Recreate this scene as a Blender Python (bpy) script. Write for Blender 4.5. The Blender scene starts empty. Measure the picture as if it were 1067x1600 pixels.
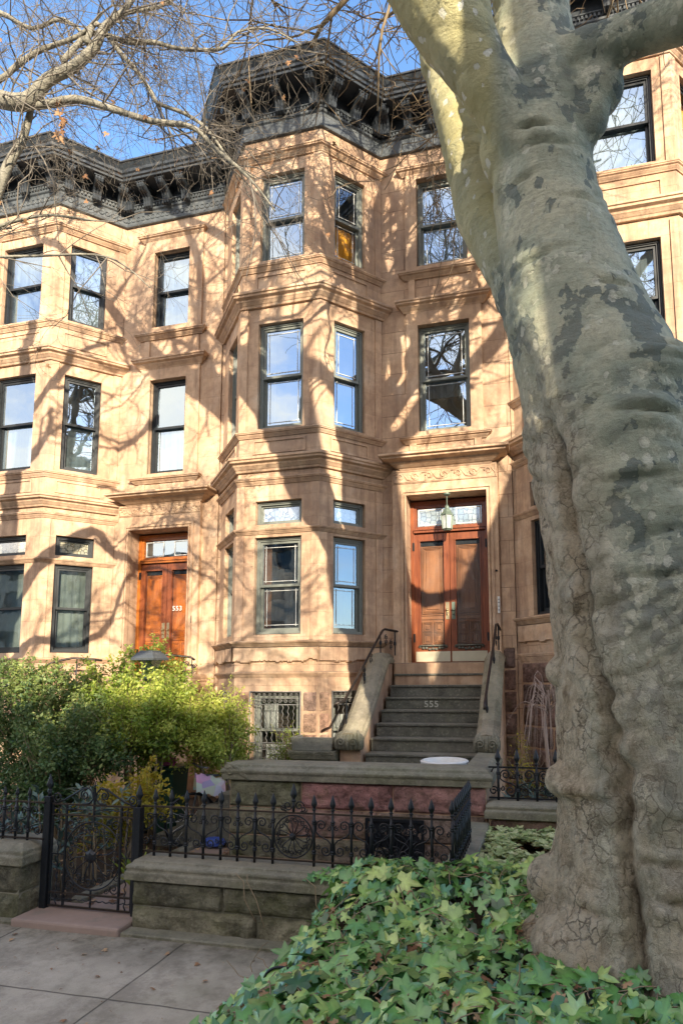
import bpy, math, random
import numpy as np
from math import sin, cos, pi, atan2, sqrt, radians
from mathutils import Vector, Matrix, noise, Euler
random.seed(7)
rng = np.random.default_rng(7)
scn = bpy.context.scene
COL = scn.collection
YF, YB = 10.0, 9.115          # facade plane, front plane of the bays

# ------------------------------------------------------------------ helpers
def tag(o, label=None, cat=None, group=None, kind=None):
    if label: o['label'] = label
    if cat: o['category'] = cat
    if group: o['group'] = group
    if kind: o['kind'] = kind
    return o

def empty(name, loc, label, cat, group=None):
    o = bpy.data.objects.new(name, None); COL.objects.link(o)
    o.location = loc; o.empty_display_size = .2
    return tag(o, label, cat, group)

def wloc(o):
    p = Vector((0, 0, 0))
    while o is not None:
        p = p + o.location; o = o.parent
    return p

def link_mesh(name, me, mat, parent=None, origin=None):
    o = bpy.data.objects.new(name, me); COL.objects.link(o)
    if mat is not None: me.materials.append(mat)
    if parent is not None: o.parent = parent
    return o

class MB:
    def __init__(s): s.v = []; s.f = []; s.c = None
    def add(s, vs, fs):
        n = len(s.v); s.v.extend([tuple(p) for p in vs]); s.f.extend([tuple(i + n for i in f) for f in fs]); return s
    def box(s, x0, x1, y0, y1, z0, z1):
        return s.add([(x0,y0,z0),(x1,y0,z0),(x1,y1,z0),(x0,y1,z0),(x0,y0,z1),(x1,y0,z1),(x1,y1,z1),(x0,y1,z1)],
                     [(0,3,2,1),(4,5,6,7),(0,1,5,4),(1,2,6,5),(2,3,7,6),(3,0,4,7)])
    def fbox(s, F, a0, a1, o0, o1, z0, z1):      # o0 inner, o1 outer along the frame's normal
        P = [F(a,o,z) for z in (z0,z1) for (a,o) in ((a0,o1),(a1,o1),(a1,o0),(a0,o0))]
        return s.add(P, [(0,3,2,1),(4,5,6,7),(0,1,5,4),(1,2,6,5),(2,3,7,6),(3,0,4,7)])
    def quad(s, a, b, c, d): return s.add([a,b,c,d], [(0,1,2,3)])
    def frame_rect(s, F, a0, a1, z0, z1, w, o0, o1, wb=None):   # picture-frame
        wb = w if wb is None else wb
        s.fbox(F, a0, a0+w, o0, o1, z0, z1); s.fbox(F, a1-w, a1, o0, o1, z0, z1)
        s.fbox(F, a0+w, a1-w, o0, o1, z0, z0+wb); s.fbox(F, a0+w, a1-w, o0, o1, z1-w, z1); return s
    def sweep(s, path, prof, caps=True):
        # profile [(out, z)...] swept along plan path with mitres; outward = right of travel
        n = len(path); rings = []
        for i,(x,y) in enumerate(path):
            ns = []
            if i > 0: dx,dy = x-path[i-1][0], y-path[i-1][1]; l = sqrt(dx*dx+dy*dy); ns.append((dy/l,-dx/l))
            if i < n-1: dx,dy = path[i+1][0]-x, path[i+1][1]-y; l = sqrt(dx*dx+dy*dy); ns.append((dy/l,-dx/l))
            if len(ns) == 1: m = ns[0]
            else:
                sx,sy = ns[0][0]+ns[1][0], ns[0][1]+ns[1][1]; d = sx*ns[0][0]+sy*ns[0][1]; m = (sx/d, sy/d)
            rings.append([(x+m[0]*o, y+m[1]*o, z) for o,z in prof])
        k = len(prof); base = len(s.v)
        for r in rings: s.v.extend(r)
        for i in range(n-1):
            for j in range(k):
                a = base+i*k+j; b = base+i*k+(j+1)%k
                s.f.append((a, b, b+k, a+k))
        if caps:
            s.f.append(tuple(base+j for j in range(k))[::-1]); s.f.append(tuple(base+(n-1)*k+j for j in range(k)))
        return s
    def tube(s, pts, rad, sides=8, cap=True, flat=1.0):
        pts = [Vector(p) for p in pts]; n = len(pts)
        if not hasattr(rad, '__len__'): rad = [rad]*n
        t0 = (pts[1]-pts[0]).normalized()
        up = Vector((0,0,1)) if abs(t0.z) < .9 else Vector((0,1,0))
        u = t0.cross(up).normalized(); base = len(s.v); pt = t0
        for i,p in enumerate(pts):
            t = (pts[min(i+1,n-1)]-pts[max(i-1,0)])
            t = t.normalized() if t.length > 1e-9 else pt
            u = (u - t*u.dot(t)); u = u.normalized() if u.length > 1e-6 else t.orthogonal().normalized()
            w = t.cross(u); pt = t
            for j in range(sides):
                a = 2*pi*j/sides
                s.v.append(tuple(p + (u*cos(a) + w*sin(a)*flat)*rad[i]))
        for i in range(n-1):
            for j in range(sides):
                a = base+i*sides+j; b = base+i*sides+(j+1)%sides
                s.f.append((a,b,b+sides,a+sides))
        if cap:
            s.f.append(tuple(base+j for j in range(sides))[::-1]); s.f.append(tuple(base+(n-1)*sides+j for j in range(sides)))
        return s
    def lathe(s, c, prof, seg=12, sq=0):
        base = len(s.v); c = Vector(c)
        for r,z in prof:
            for j in range(seg):
                a = 2*pi*(j+.5)/seg
                s.v.append((c.x+r*cos(a), c.y+r*sin(a), c.z+z))
        k = len(prof)
        for i in range(k-1):
            for j in range(seg):
                a = base+i*seg+j; b = base+i*seg+(j+1)%seg
                s.f.append((a,b,b+seg,a+seg))
        s.f.append(tuple(base+j for j in range(seg))[::-1]); s.f.append(tuple(base+(k-1)*seg+j for j in range(seg)))
        return s
    def prism(s, poly, F, o0, o1):   # poly [(a,z)] extruded from o0 to o1 along the normal
        k = len(poly); base = len(s.v)
        s.v.extend([tuple(F(a,o1,z)) for a,z in poly]); s.v.extend([tuple(F(a,o0,z)) for a,z in poly])
        s.f.append(tuple(base+i for i in range(k))); s.f.append(tuple(base+k+i for i in range(k))[::-1])
        for i in range(k):
            j = (i+1)%k; s.f.append((base+i, base+k+i, base+k+j, base+j))
        return s
    def side_prism(s, poly, F, a0, a1):   # poly [(o,z)] side profile extruded along the wall
        k = len(poly); base = len(s.v)
        s.v.extend([tuple(F(a0,o,z)) for o,z in poly]); s.v.extend([tuple(F(a1,o,z)) for o,z in poly])
        s.f.append(tuple(base+i for i in range(k))); s.f.append(tuple(base+k+i for i in range(k))[::-1])
        for i in range(k):
            j = (i+1)%k; s.f.append((base+i, base+k+i, base+k+j, base+j))
        return s
    def build(s, name, mat, parent=None, smooth=False, bevel=0, fix=True, col=None, segs=1):
        L = wloc(parent) if parent is not None else Vector((0,0,0))
        me = bpy.data.meshes.new(name)
        me.from_pydata([(x-L.x, y-L.y, z-L.z) for x,y,z in s.v], [], s.f)
        if fix:
            import bmesh
            b = bmesh.new(); b.from_mesh(me); bmesh.ops.recalc_face_normals(b, faces=b.faces); b.to_mesh(me); b.free()
        if smooth:
            me.polygons.foreach_set('use_smooth', [True]*len(me.polygons))
        if col is not None:
            at = me.color_attributes.new('tint', 'FLOAT_COLOR', 'POINT')
            at.data.foreach_set('color', np.array(col, dtype=np.float32).ravel())
        me.update()
        o = link_mesh(name, me, mat, parent)
        if bevel:
            m = o.modifiers.new('bevel', 'BEVEL'); m.width = bevel; m.segments = segs; m.limit_method = 'ANGLE'; m.angle_limit = radians(35)
        return o

class Frame:
    def __init__(s, x0, y0, x1, y1):
        l = sqrt((x1-x0)**2+(y1-y0)**2); s.o = (x0,y0); s.t = ((x1-x0)/l,(y1-y0)/l); s.n = (s.t[1],-s.t[0]); s.L = l
    def __call__(s, a, o, z): return (s.o[0]+s.t[0]*a+s.n[0]*o, s.o[1]+s.t[1]*a+s.n[1]*o, z)

def wall(mb, F, a0, a1, z0, z1, ops, o=0., depth=.22):
    xs = sorted({a0,a1,*[q for p in ops for q in p[:2]]}); zs = sorted({z0,z1,*[q for p in ops for q in p[2:4]]})
    def inop(x,z): return any(p[0] < x < p[1] and p[2] < z < p[3] for p in ops)
    for i in range(len(xs)-1):
        for j in range(len(zs)-1):
            if not inop((xs[i]+xs[i+1])/2, (zs[j]+zs[j+1])/2):
                mb.quad(F(xs[i],o,zs[j]), F(xs[i+1],o,zs[j]), F(xs[i+1],o,zs[j+1]), F(xs[i],o,zs[j+1]))
    for p in ops:
        b0,b1,c0,c1 = p[:4]; d = o-depth
        mb.quad(F(b0,o,c0),F(b0,o,c1),F(b0,d,c1),F(b0,d,c0)); mb.quad(F(b1,o,c1),F(b1,o,c0),F(b1,d,c0),F(b1,d,c1))
        mb.quad(F(b0,o,c1),F(b1,o,c1),F(b1,d,c1),F(b0,d,c1)); mb.quad(F(b0,d,c0),F(b1,d,c0),F(b1,o,c0),F(b0,o,c0))

def copy_tree(o, parent=None, delta=None, loc=None):
    c = o.copy(); COL.objects.link(c)
    if parent is not None: c.parent = parent
    if loc is not None: c.location = loc
    for ch in list(o.children): copy_tree(ch, c)
    return c

def spiral(c, r, turns, a0, sgn, n=18, ax=(1,0,0), az=(0,0,1)):
    # a curl that winds in; starts at angle a0 on radius r
    c = Vector(c); ax = Vector(ax); az = Vector(az); out = []
    for i in range(n+1):
        t = i/n; a = a0 + sgn*2*pi*turns*t; rr = r*(1-.8*t)
        out.append(c + ax*(rr*cos(a)) + az*(rr*sin(a)))
    return out

# ------------------------------------------------------------------ materials
class NT:
    def __init__(s, name):
        s.m = bpy.data.materials.new(name); s.m.use_nodes = True; s.t = s.m.node_tree; s.t.nodes.clear()
        s.out = s.n('ShaderNodeOutputMaterial')
    def n(s, typ, ins=None, **kw):
        nd = s.t.nodes.new(typ)
        for k,v in kw.items(): setattr(nd, k, v)
        for k,v in (ins or {}).items():
            if isinstance(v, bpy.types.NodeSocket): s.t.links.new(v, nd.inputs[k])
            else: nd.inputs[k].default_value = v
        return nd
    def noise(s, scale=5, detail=6, rough=.6, vec=None, dist=0):
        i = {'Scale':scale,'Detail':detail,'Roughness':rough,'Distortion':dist}
        if vec is not None: i['Vector'] = vec
        return s.n('ShaderNodeTexNoise', i).outputs['Fac']
    def coord(s): return s.n('ShaderNodeTexCoord').outputs['Object']
    def mapv(s, vec, scale=(1,1,1), loc=(0,0,0), rot=(0,0,0)):
        return s.n('ShaderNodeMapping', {'Vector':vec,'Scale':scale,'Location':loc,'Rotation':rot}).outputs[0]
    def ramp(s, fac, stops, interp='LINEAR'):
        r = s.n('ShaderNodeValToRGB', {'Fac':fac}); r.color_ramp.interpolation = interp
        el = r.color_ramp.elements
        while len(el) < len(stops): el.new(.5)
        for e,(p,c) in zip(el, stops):
            e.position = p; e.color = (*c,1) if hasattr(c,'__len__') else (c,c,c,1)
        return r.outputs['Color']
    def mix(s, fac, a, b, mode='MIX'):
        nd = s.n('ShaderNodeMix', data_type='RGBA', blend_type=mode)
        for sock,v in ((nd.inputs[0],fac),(nd.inputs[6],a),(nd.inputs[7],b)):
            if isinstance(v, bpy.types.NodeSocket): s.t.links.new(v, sock)
            else: sock.default_value = (*v,1) if hasattr(v,'__len__') and len(v)==3 else v
        return nd.outputs[2]
    def math(s, op, a, b=0., clamp=False):
        nd = s.n('ShaderNodeMath', operation=op, use_clamp=clamp)
        for sock,v in ((nd.inputs[0],a),(nd.inputs[1],b)):
            if isinstance(v, bpy.types.NodeSocket): s.t.links.new(v, sock)
            else: sock.default_value = v
        return nd.outputs[0]
    def bump(s, h, strength=.3, dist=.02, normal=None):
        i = {'Height':h,'Strength':strength,'Distance':dist}
        if normal is not None: i['Normal'] = normal
        return s.n('ShaderNodeBump', i).outputs[0]
    def bsdf(s, col, rough=.8, normal=None, metal=0., spec=.5, **kw):
        i = {'Base Color': col if isinstance(col, bpy.types.NodeSocket) else (*col,1), 'Roughness':rough, 'Metallic':metal, 'Specular IOR Level':spec}
        i.update(kw)
        if normal is not None: i['Normal'] = normal
        return s.n('ShaderNodeBsdfPrincipled', i).outputs[0]
    def done(s, sh): s.t.links.new(sh, s.out.inputs[0]); return s.m
    def up(s):     # how much a surface faces the sky
        g = s.n('ShaderNodeNewGeometry'); return s.n('ShaderNodeSeparateXYZ', {0:g.outputs['Normal']}).outputs['Z']

def mat_brownstone(name, joints, tone=1.0, moss=.0):
    m = NT(name); co = m.coord()
    n1 = m.noise(1.1, 8, .65, co); n2 = m.noise(7, 6, .7, co)
    base = m.ramp(n1, [(.25,tuple(q*tone for q in (.40,.26,.165))),(.5,tuple(q*tone for q in (.62,.42,.27))),(.78,tuple(q*tone for q in (.80,.60,.41)))])
    base = m.mix(m.math('MULTIPLY', m.ramp(n2,[(.42,0.),(.68,1.)]), .5), base, (.33*tone,.20*tone,.14*tone))
    pale = m.ramp(m.noise(2.6,5,.6,m.mapv(co,(1,1,.7),(3,1,9))), [(.55,0.),(.8,1.)])
    base = m.mix(m.math('MULTIPLY',pale,.5), base, (.86*tone,.72*tone,.56*tone))
    # rain streaks and soot
    st = m.noise(1., 6, .7, m.mapv(co,(5,5,.55)))
    base = m.mix(m.math('MULTIPLY', m.ramp(st,[(.48,0.),(.66,1.)]), .55), base, (.24*tone,.14*tone,.10*tone))
    soot = m.ramp(m.noise(.75,7,.7,m.mapv(co,(1,1,.8),(2,7,4))),[(.5,0.),(.68,1.)])
    base = m.mix(m.math('MULTIPLY',soot,.55), base, (.26*tone,.20*tone,.165*tone))
    # dirty upward faces
    upm = m.ramp(m.up(), [(.35,0.),(.85,1.)])
    base = m.mix(m.math('MULTIPLY',upm,.85), base, (.13,.11,.08))
    h = m.math('ADD', m.math('MULTIPLY',n2,.5), m.math('MULTIPLY',m.noise(45,4,.7,co),.35))
    nrm = m.bump(h, .5, .02)
    if joints:
        sp = m.n('ShaderNodeSeparateXYZ', {0:co}); cx = m.n('ShaderNodeCombineXYZ', {0:m.math('SUBTRACT',sp.outputs[0],m.math('MULTIPLY',sp.outputs[1],.9)),1:sp.outputs[2]})
        br = m.n('ShaderNodeTexBrick', {'Vector':cx.outputs[0],'Scale':1.,'Mortar Size':.006,'Mortar Smooth':.4,'Bias':0.,'Brick Width':.86,'Row Height':.385,'Color1':(1,1,1,1),'Color2':(.74,.72,.74,1),'Mortar':(.4,.36,.34,1)})
        base = m.mix(joints, base, br.outputs['Color'], 'MULTIPLY')
        nrm = m.bump(m.math('SUBTRACT',1.,br.outputs['Fac']), .5, .01, nrm)
    return m.done(m.bsdf(base, .88, nrm, spec=.25))

def mat_greystone(name, dark=(.14,.135,.10), light=(.34,.315,.24), moss=.5):
    m = NT(name); co = m.coord()
    n1 = m.noise(2.2,8,.7,co); n2 = m.noise(14,6,.7,co)
    base = m.ramp(n1, [(.3,dark),(.7,light)])
    base = m.mix(m.math('MULTIPLY',m.ramp(n2,[(.4,0.),(.7,1.)]),.4), base, tuple(q*.55 for q in dark))
    mo = m.ramp(m.noise(1.7,5,.65,m.mapv(co,(1,1,1),(7,3,1))), [(.47,0.),(.6,1.)])
    base = m.mix(m.math('MULTIPLY',mo,moss*.7), base, (.15,.155,.07))
    lt = m.ramp(m.noise(30,5,.75,co),[(.56,0.),(.64,1.)])
    base = m.mix(m.math('MULTIPLY',lt,.45), base, (.42,.39,.30))
    dk_ = m.ramp(m.noise(3.2,9,.8,m.mapv(co,(1,1,1.6),(1,7,2))),[(.5,0.),(.6,1.)])
    base = m.mix(m.math('MULTIPLY',dk_,.5), base, tuple(q*.5 for q in dark))
    base = m.mix(m.math('MULTIPLY',m.ramp(m.up(),[(.5,0.),(.9,1.)]),.3), base, (.33,.305,.235))
    nrm = m.bump(m.math('ADD',n2,m.math('MULTIPLY',m.noise(70,4,.7,co),.4)), .9, .02)
    return m.done(m.bsdf(base, .9, nrm, spec=.25))

def mat_rough(name):      # rough faced blocks, tint attribute per block
    m = NT(name); co = m.coord(); at = m.n('ShaderNodeAttribute', attribute_name='tint').outputs['Color']
    n1 = m.noise(4,9,.72,co); n2 = m.noise(22,6,.7,co)
    base = m.mix(.9, at, m.ramp(n1,[(.36,.3),(.5,.95),(.66,1.6)]), 'MULTIPLY')
    base = m.mix(m.math('MULTIPLY',m.ramp(m.noise(24,6,.8,co),[(.52,0.),(.62,1.)]),.45), base, (.06,.05,.04))
    base = m.mix(m.math('MULTIPLY',m.ramp(m.noise(40,5,.8,m.mapv(co,(1,1,1),(3,9,4))),[(.6,0.),(.68,1.)]),.5), base, (.42,.38,.3))
    mo = m.ramp(m.noise(2.3,6,.7,m.mapv(co,(1,1,1),(2,5,8))), [(.5,0.),(.68,1.)])
    base = m.mix(m.math('MULTIPLY',mo,.45), base, (.14,.15,.05))
    nrm = m.bump(m.math('ADD',n1,m.math('MULTIPLY',n2,.7)), 1., .05)
    return m.done(m.bsdf(base, .9, nrm, spec=.25))

def mat_plain(name, col, rough=.5, metal=0., var=.25, scale=8, bump=.15, spec=.5, wear=None, bd=.004):
    m = NT(name); co = m.coord(); n1 = m.noise(scale,6,.65,co)
    base = m.mix(m.math('MULTIPLY',m.ramp(n1,[(.3,0.),(.7,1.)]),var*2), (*col,), tuple(q*.55 for q in col))
    if wear: base = m.mix(m.math('MULTIPLY',m.ramp(m.noise(scale*1.7,7,.75,m.mapv(co,(1,1,1),(4,4,4))),[(.55,0.),(.7,1.)]),.7), base, wear)
    nrm = m.bump(m.noise(scale*6,4,.6,co), bump, bd)
    return m.done(m.bsdf(base, rough, nrm, metal, spec))

def mat_wood(name, a, b):
    m = NT(name); co = m.coord()
    g = m.noise(3.,8,.65,m.mapv(co,(14,14,.8)),.6)
    base = m.ramp(g,[(.3,a),(.7,b)])
    base = m.mix(m.math('MULTIPLY',m.ramp(m.noise(2.5,4,.6,co),[(.4,0.),(.7,1.)]),.4), base, tuple(q*.5 for q in a))
    return m.done(m.bsdf(base,.38,m.bump(g,.2,.004),spec=.5,**{'Coat Weight':.35,'Coat Roughness':.2}))

def mat_glass(name, refl=.5, tint=(.8,.88,.92), wav=.5):
    m = NT(name); co = m.coord()
    nrm = m.bump(m.noise(1.5,2,.4,co,.2), wav, .012)
    lw = m.n('ShaderNodeLayerWeight', {'Blend':.35,'Normal':nrm}).outputs['Fresnel']
    f = m.math('ADD', m.math('MULTIPLY',lw,.7), refl, True)
    dirt = m.ramp(m.noise(3,6,.7,co),[(.45,0.),(.8,1.)])
    gl = m.n('ShaderNodeBsdfGlossy', {'Color':(.58,.74,.90,1),'Roughness':.015,'Normal':nrm}).outputs[0]
    tr = m.n('ShaderNodeBsdfTransparent', {'Color':(*tint,1)}).outputs[0]
    df = m.n('ShaderNodeBsdfDiffuse', {'Color':(.5,.52,.5,1)}).outputs[0]
    tr2 = m.n('ShaderNodeMixShader', {0:m.math('MULTIPLY',dirt,.12),1:tr,2:df}).outputs[0]
    return m.done(m.n('ShaderNodeMixShader', {0:f,1:tr2,2:gl}).outputs[0])

def mat_curtain(name, col, fold=20):
    m = NT(name); co = m.coord()
    w = m.noise(1., 3, .5, m.mapv(co,(fold,fold,.4)))
    base = m.mix(m.ramp(w,[(.35,0.),(.65,1.)]), tuple(q*.6 for q in col), col)
    return m.done(m.bsdf(base,.9,m.bump(w,.6,.03)))

M = {}
M['stone'] = mat_brownstone('brownstone blocks', .8)
M['trim'] = mat_brownstone('brownstone trim', 0.)
M['stoneL'] = mat_brownstone('brownstone smooth', .22, 1.02)
M['pink'] = mat_brownstone('pink landing stone', 0., .8)
M['grey'] = mat_greystone('mossy coping stone')
M['copW'] = mat_greystone('warm coping stone', (.19,.165,.115), (.43,.37,.27), .4)
M['step'] = mat_greystone('bluestone steps', (.10,.10,.085), (.20,.195,.16), .2)
M['rough'] = mat_rough('rough faced blocks')
M['cornice'] = mat_plain('dark cornice paint', (.038,.046,.056), .42, 0, .3, 5, .3, .5, (.09,.10,.11), .006)
M['corniceL'] = mat_plain('sunlit worn frieze paint', (.095,.108,.118), .5, 0, .3, 5, .3, .5, (.19,.19,.18), .006)  # worn paint; its lighter grey carries the sunlit look of the frieze
M['sash'] = mat_plain('grey green window paint', (.20,.215,.19), .45, 0, .15, 10, .1, .5, (.3,.3,.26))
M['sashL'] = mat_plain('black window paint', (.018,.022,.026), .4, 0, .2, 10, .1)
M['iron'] = mat_plain('black iron', (.012,.016,.022), .38, .25, .25, 20, .4, .5, (.05,.042,.035))
M['ironrail'] = mat_plain('worn iron rail', (.05,.04,.035), .38, .5, .3, 14, .3, .5, (.16,.11,.08))
M['grille'] = mat_plain('pale iron grille', (.22,.215,.2), .5, .2, .3, 20, .3)
M['wood'] = mat_wood('varnished door wood', (.15,.035,.014), (.34,.10,.032))
M['woodP'] = mat_wood('panel wood', (.28,.12,.055), (.46,.22,.10))
M['woodO'] = mat_wood('orange door wood', (.42,.11,.015), (.62,.2,.03))
M['brass'] = mat_plain('worn brass', (.62,.52,.33), .35, .85, .2, 14, .1)
M['kick'] = mat_plain('pale brass kickplate', (.66,.6,.44), .42, .55, .15, 6, .05)
M['patina'] = mat_plain('green patina metal', (.15,.2,.16), .55, .3, .2, 20, .3)
M['came'] = mat_plain('white leaded border', (.75,.75,.72), .4, 0, .1)
M['glass'] = mat_glass('old window glass', .27, wav=.35)
M['glass2'] = mat_glass('clear glass', .18, (.9,.94,.95), .15)
M['glassU'] = mat_glass('upper window glass', .52, (.7,.8,.85), .35)
M['glassD'] = mat_glass('door glass', .05, (.95,.95,.95), .15)
M['interior'] = mat_plain('dim room', (.09,.065,.05), .9, 0, .3, 2)
M['curtW'] = mat_curtain('white curtain', (.72,.71,.66))
M['curtG'] = mat_curtain('grey green blind', (.36,.37,.30), 3)
M['curtO'] = mat_curtain('orange blind', (.95,.42,.03), 2)
M['curtR'] = mat_curtain('terracotta curtain', (.5,.22,.1), 22)
M['curtY'] = mat_curtain('olive yellow blind', (.5,.42,.2), 2)
M['letter'] = mat_plain('pale carved numerals', (.5,.5,.42), .8)
M['white'] = mat_plain('white paint', (.78,.77,.73), .5, 0, .15)
M['stucco'] = mat_greystone('granite planter', (.2,.2,.17), (.36,.35,.3), .2)
# leaded glass panels
def mat_leaded(name, a, b, scale):
    m = NT(name); co = m.coord()
    v = m.n('ShaderNodeTexVoronoi', {'Vector':m.mapv(co,(1,1,1)),'Scale':scale,'Randomness':.6}, feature='DISTANCE_TO_EDGE').outputs['Distance']
    v2 = m.n('ShaderNodeTexVoronoi', {'Vector':co,'Scale':scale,'Randomness':.6}).outputs['Color']
    c = m.mix(m.n('ShaderNodeSeparateColor',{0:v2}).outputs[0], a, b)
    base = m.mix(m.ramp(v,[(.03,1.),(.06,0.)]), c, (.04,.04,.04))
    df = m.bsdf(base,.15,m.bump(m.noise(9,3,.5,co),.3,.01),spec=.8)
    gl = m.n('ShaderNodeBsdfGlossy', {'Color':(.9,.95,1,1),'Roughness':.08}).outputs[0]
    return m.done(m.n('ShaderNodeMixShader',{0:.3,1:df,2:gl}).outputs[0])
M['lead'] = mat_leaded('leaded transom glass', (.42,.46,.44), (.22,.30,.34), 11)
M['leadY'] = mat_leaded('leaded amber transom glass', (.62,.55,.38), (.4,.4,.33), 13)

# ------------------------------------------------------------------ houses
def mprof(z0, z1, out, back=-.06):     # classical stepped moulding, bottom to top
    h = z1-z0
    return [(back,z0),(out*.22,z0),(out*.30,z0+.16*h),(out*.34,z0+.17*h),(out*.52,z0+.36*h),(out*.56,z0+.38*h),(out*.60,z0+.5*h),
            (out*.86,z0+.60*h),(out*.88,z0+.62*h),(out*.88,z0+.74*h),(out,z0+.78*h),(out,z0+.92*h),(out*.93,z1),(back,z1+.012)]
def flatprof(z0, z1, out, back=-.05): return [(back,z0),(out,z0),(out,z1),(back,z1)]
def hood_path(F, a0, a1, back=.05):
    P = [F(a0,-back,0),F(a0,0,0),F(a1,0,0),F(a1,-back,0)]; return [(p[0],p[1]) for p in P]

def window(F, a0, a1, z0, z1, parent, frame, glass, curtain=None, came=True, cw=None, fixed=False, name='window'):
    fw = .055
    mb = MB().frame_rect(F, a0+.002, a1-.002, z0+.002, z1-.002, fw, -.205, -.085, .05)
    mb.frame_rect(F, a0+.012, a1-.012, z0+.012, z1-.012, .022, -.085, -.068)
    w = mb.build(name, frame, parent)
    b0,b1,c0,c1 = a0+fw,a1-fw,z0+.05,z1-fw; mid = (c0+c1)/2+.01; sw = .042
    def one(u0,u1,v0,v1,o,nm):
        t = random.uniform(-.004,.004); t2 = random.uniform(-.003,.003)
        q = MB(); q.quad(F(u0,o+t,v0),F(u1,o-t,v0),F(u1,o-t+t2,v1),F(u0,o+t+t2,v1)); q.build('pane', glass, w, fix=False)
        if came:
            k = MB(); e = min(.05,(u1-u0)*.12)
            for (p,q_,r,s_) in ((u0+e,u0+e+.008,v0+.03,v1-.03),(u1-e-.008,u1-e,v0+.03,v1-.03),(u0+.02,u1-.02,v1-e-.01,v1-e-.002),(u0+.02,u1-.02,v0+e,v0+e+.008)):
                k.fbox(F,p,q_,o+.006,o+.011,r,s_)
            k.build('leaded_border', M['came'], w)
    if fixed:
        MB().frame_rect(F,b0,b1,c0,c1,.03,-.17,-.12).build('sash', frame, w)
        one(b0+.03,b1-.03,c0+.03,c1-.03,-.15,'pane')
    else:
        MB().frame_rect(F,b0,b1,mid-.022,c1,sw,-.15,-.105).build('sash', frame, w)
        one(b0+sw,b1-sw,mid+sw-.022,c1-sw,-.128,'upper')
        MB().frame_rect(F,b0,b1,c0,mid+.02,sw,-.2,-.155,.06).build('sash', frame, w)
        one(b0+sw,b1-sw,c0+.06,mid-.02,-.178,'lower')
    d = .9; I = MB()
    e = .012
    P = lambda a,o,z: F(a,o,z)
    x0,x1 = a0+.01,a1-.01; o0,o1 = -.206,-d
    I.quad(P(x0,o1,z0),P(x1,o1,z0),P(x1,o1,z1),P(x0,o1,z1)); I.quad(P(x0,o0,z0),P(x0,o1,z0),P(x0,o1,z1),P(x0,o0,z1))
    I.quad(P(x1,o0,z0),P(x1,o1,z0),P(x1,o1,z1),P(x1,o0,z1)); I.quad(P(x0,o0,z0),P(x1,o0,z0),P(x1,o1,z0),P(x0,o1,z0)); I.quad(P(x0,o0,z1),P(x1,o0,z1),P(x1,o1,z1),P(x0,o1,z1))
    I.build('interior', M['interior'], w, fix=False)
    if curtain:
        for (cm, fa0, fa1, fz0, fz1) in curtain:
            q = MB(); N = 14; u0 = a0+.03+(a1-a0-.06)*fa0; u1 = a0+.03+(a1-a0-.06)*fa1; v0 = z0+.02+(z1-z0-.04)*fz0; v1 = z0+.02+(z1-z0-.04)*fz1
            for i in range(N):
                s0,s1 = u0+(u1-u0)*i/N, u0+(u1-u0)*(i+1)/N; k0,k1 = -.235+.012*sin(i*2.1), -.235+.012*sin((i+1)*2.1)
                q.quad(F(s0,k0,v0),F(s1,k1,v0),F(s1,k1,v1),F(s0,k0,v1))
            q.build('curtain', M[cm], w, fix=False)
    return w

def bracket_mesh(F, a, ztop, depth=.40, h=.40, w=.15):
    prof = [(-.02,0),(depth,0),(depth,-.06),(depth*.95,-.10),(depth*.80,-.135),(depth*.62,-.15),(depth*.5,-.19),(depth*.43,-.25),(depth*.44,-.30),(depth*.40,-.345),(depth*.27,-.37),(depth*.18,-h),(-.02,-h)]
    mb = MB(); mb.side_prism([(o,ztop+z) for o,z in prof],F,a-w/2,a+w/2)
    for k in (-.36,0,.36):
        mb.side_prism([(o+(.014 if o>0 else 0),ztop+z-(.012 if z<0 else 0.002)) for o,z in prof],F,a+k*w-.016,a+k*w+.016)
    mb.fbox(F,a-w/2-.02,a+w/2+.02,0,depth+.02,ztop-.035,ztop-.001)
    return mb

def carved_band(F, a0, a1, z0, z1, o, parent, mat, name='carved_band'):
    mb = MB(); h = (z1-z0); n = max(2,int((a1-a0)/(h*1.15))); st = (a1-a0)/n; r = h*.30
    t = F.t; ax = (t[0],t[1],0)
    for i in range(n):
        c = a0+st*(i+.5); sg = 1 if i%2 else -1
        mb.tube(spiral(F(c,o,(z0+z1)/2), r, 1.3, 0 if sg>0 else pi, sg, 16, ax), [.018]*10+[.013]*7, 5)
        mb.tube([F(c-st*.5,o,(z0+z1)/2-sg*r*.9),F(c-st*.2,o,(z0+z1)/2-sg*r*1.1),F(c+st*.2,o,(z0+z1)/2-sg*r*.95),F(c+st*.5,o,(z0+z1)/2+sg*r*.8)], .013, 5)
        for k in range(4):
            aa = random.uniform(0,2*pi); rr = r*random.uniform(.6,1.25)
            mb.lathe(F(c+cos(aa)*rr*1.2,o-.01,(z0+z1)/2+sin(aa)*rr), [(.004,-.012),(.02,-.006),(.02,.008),(.004,.014)], 6)
    mb.frame_rect(F,a0,a1,z0,z1,.014,o-.03,o+.004)
    return mb.build(name, mat, parent, smooth=True)

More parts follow.
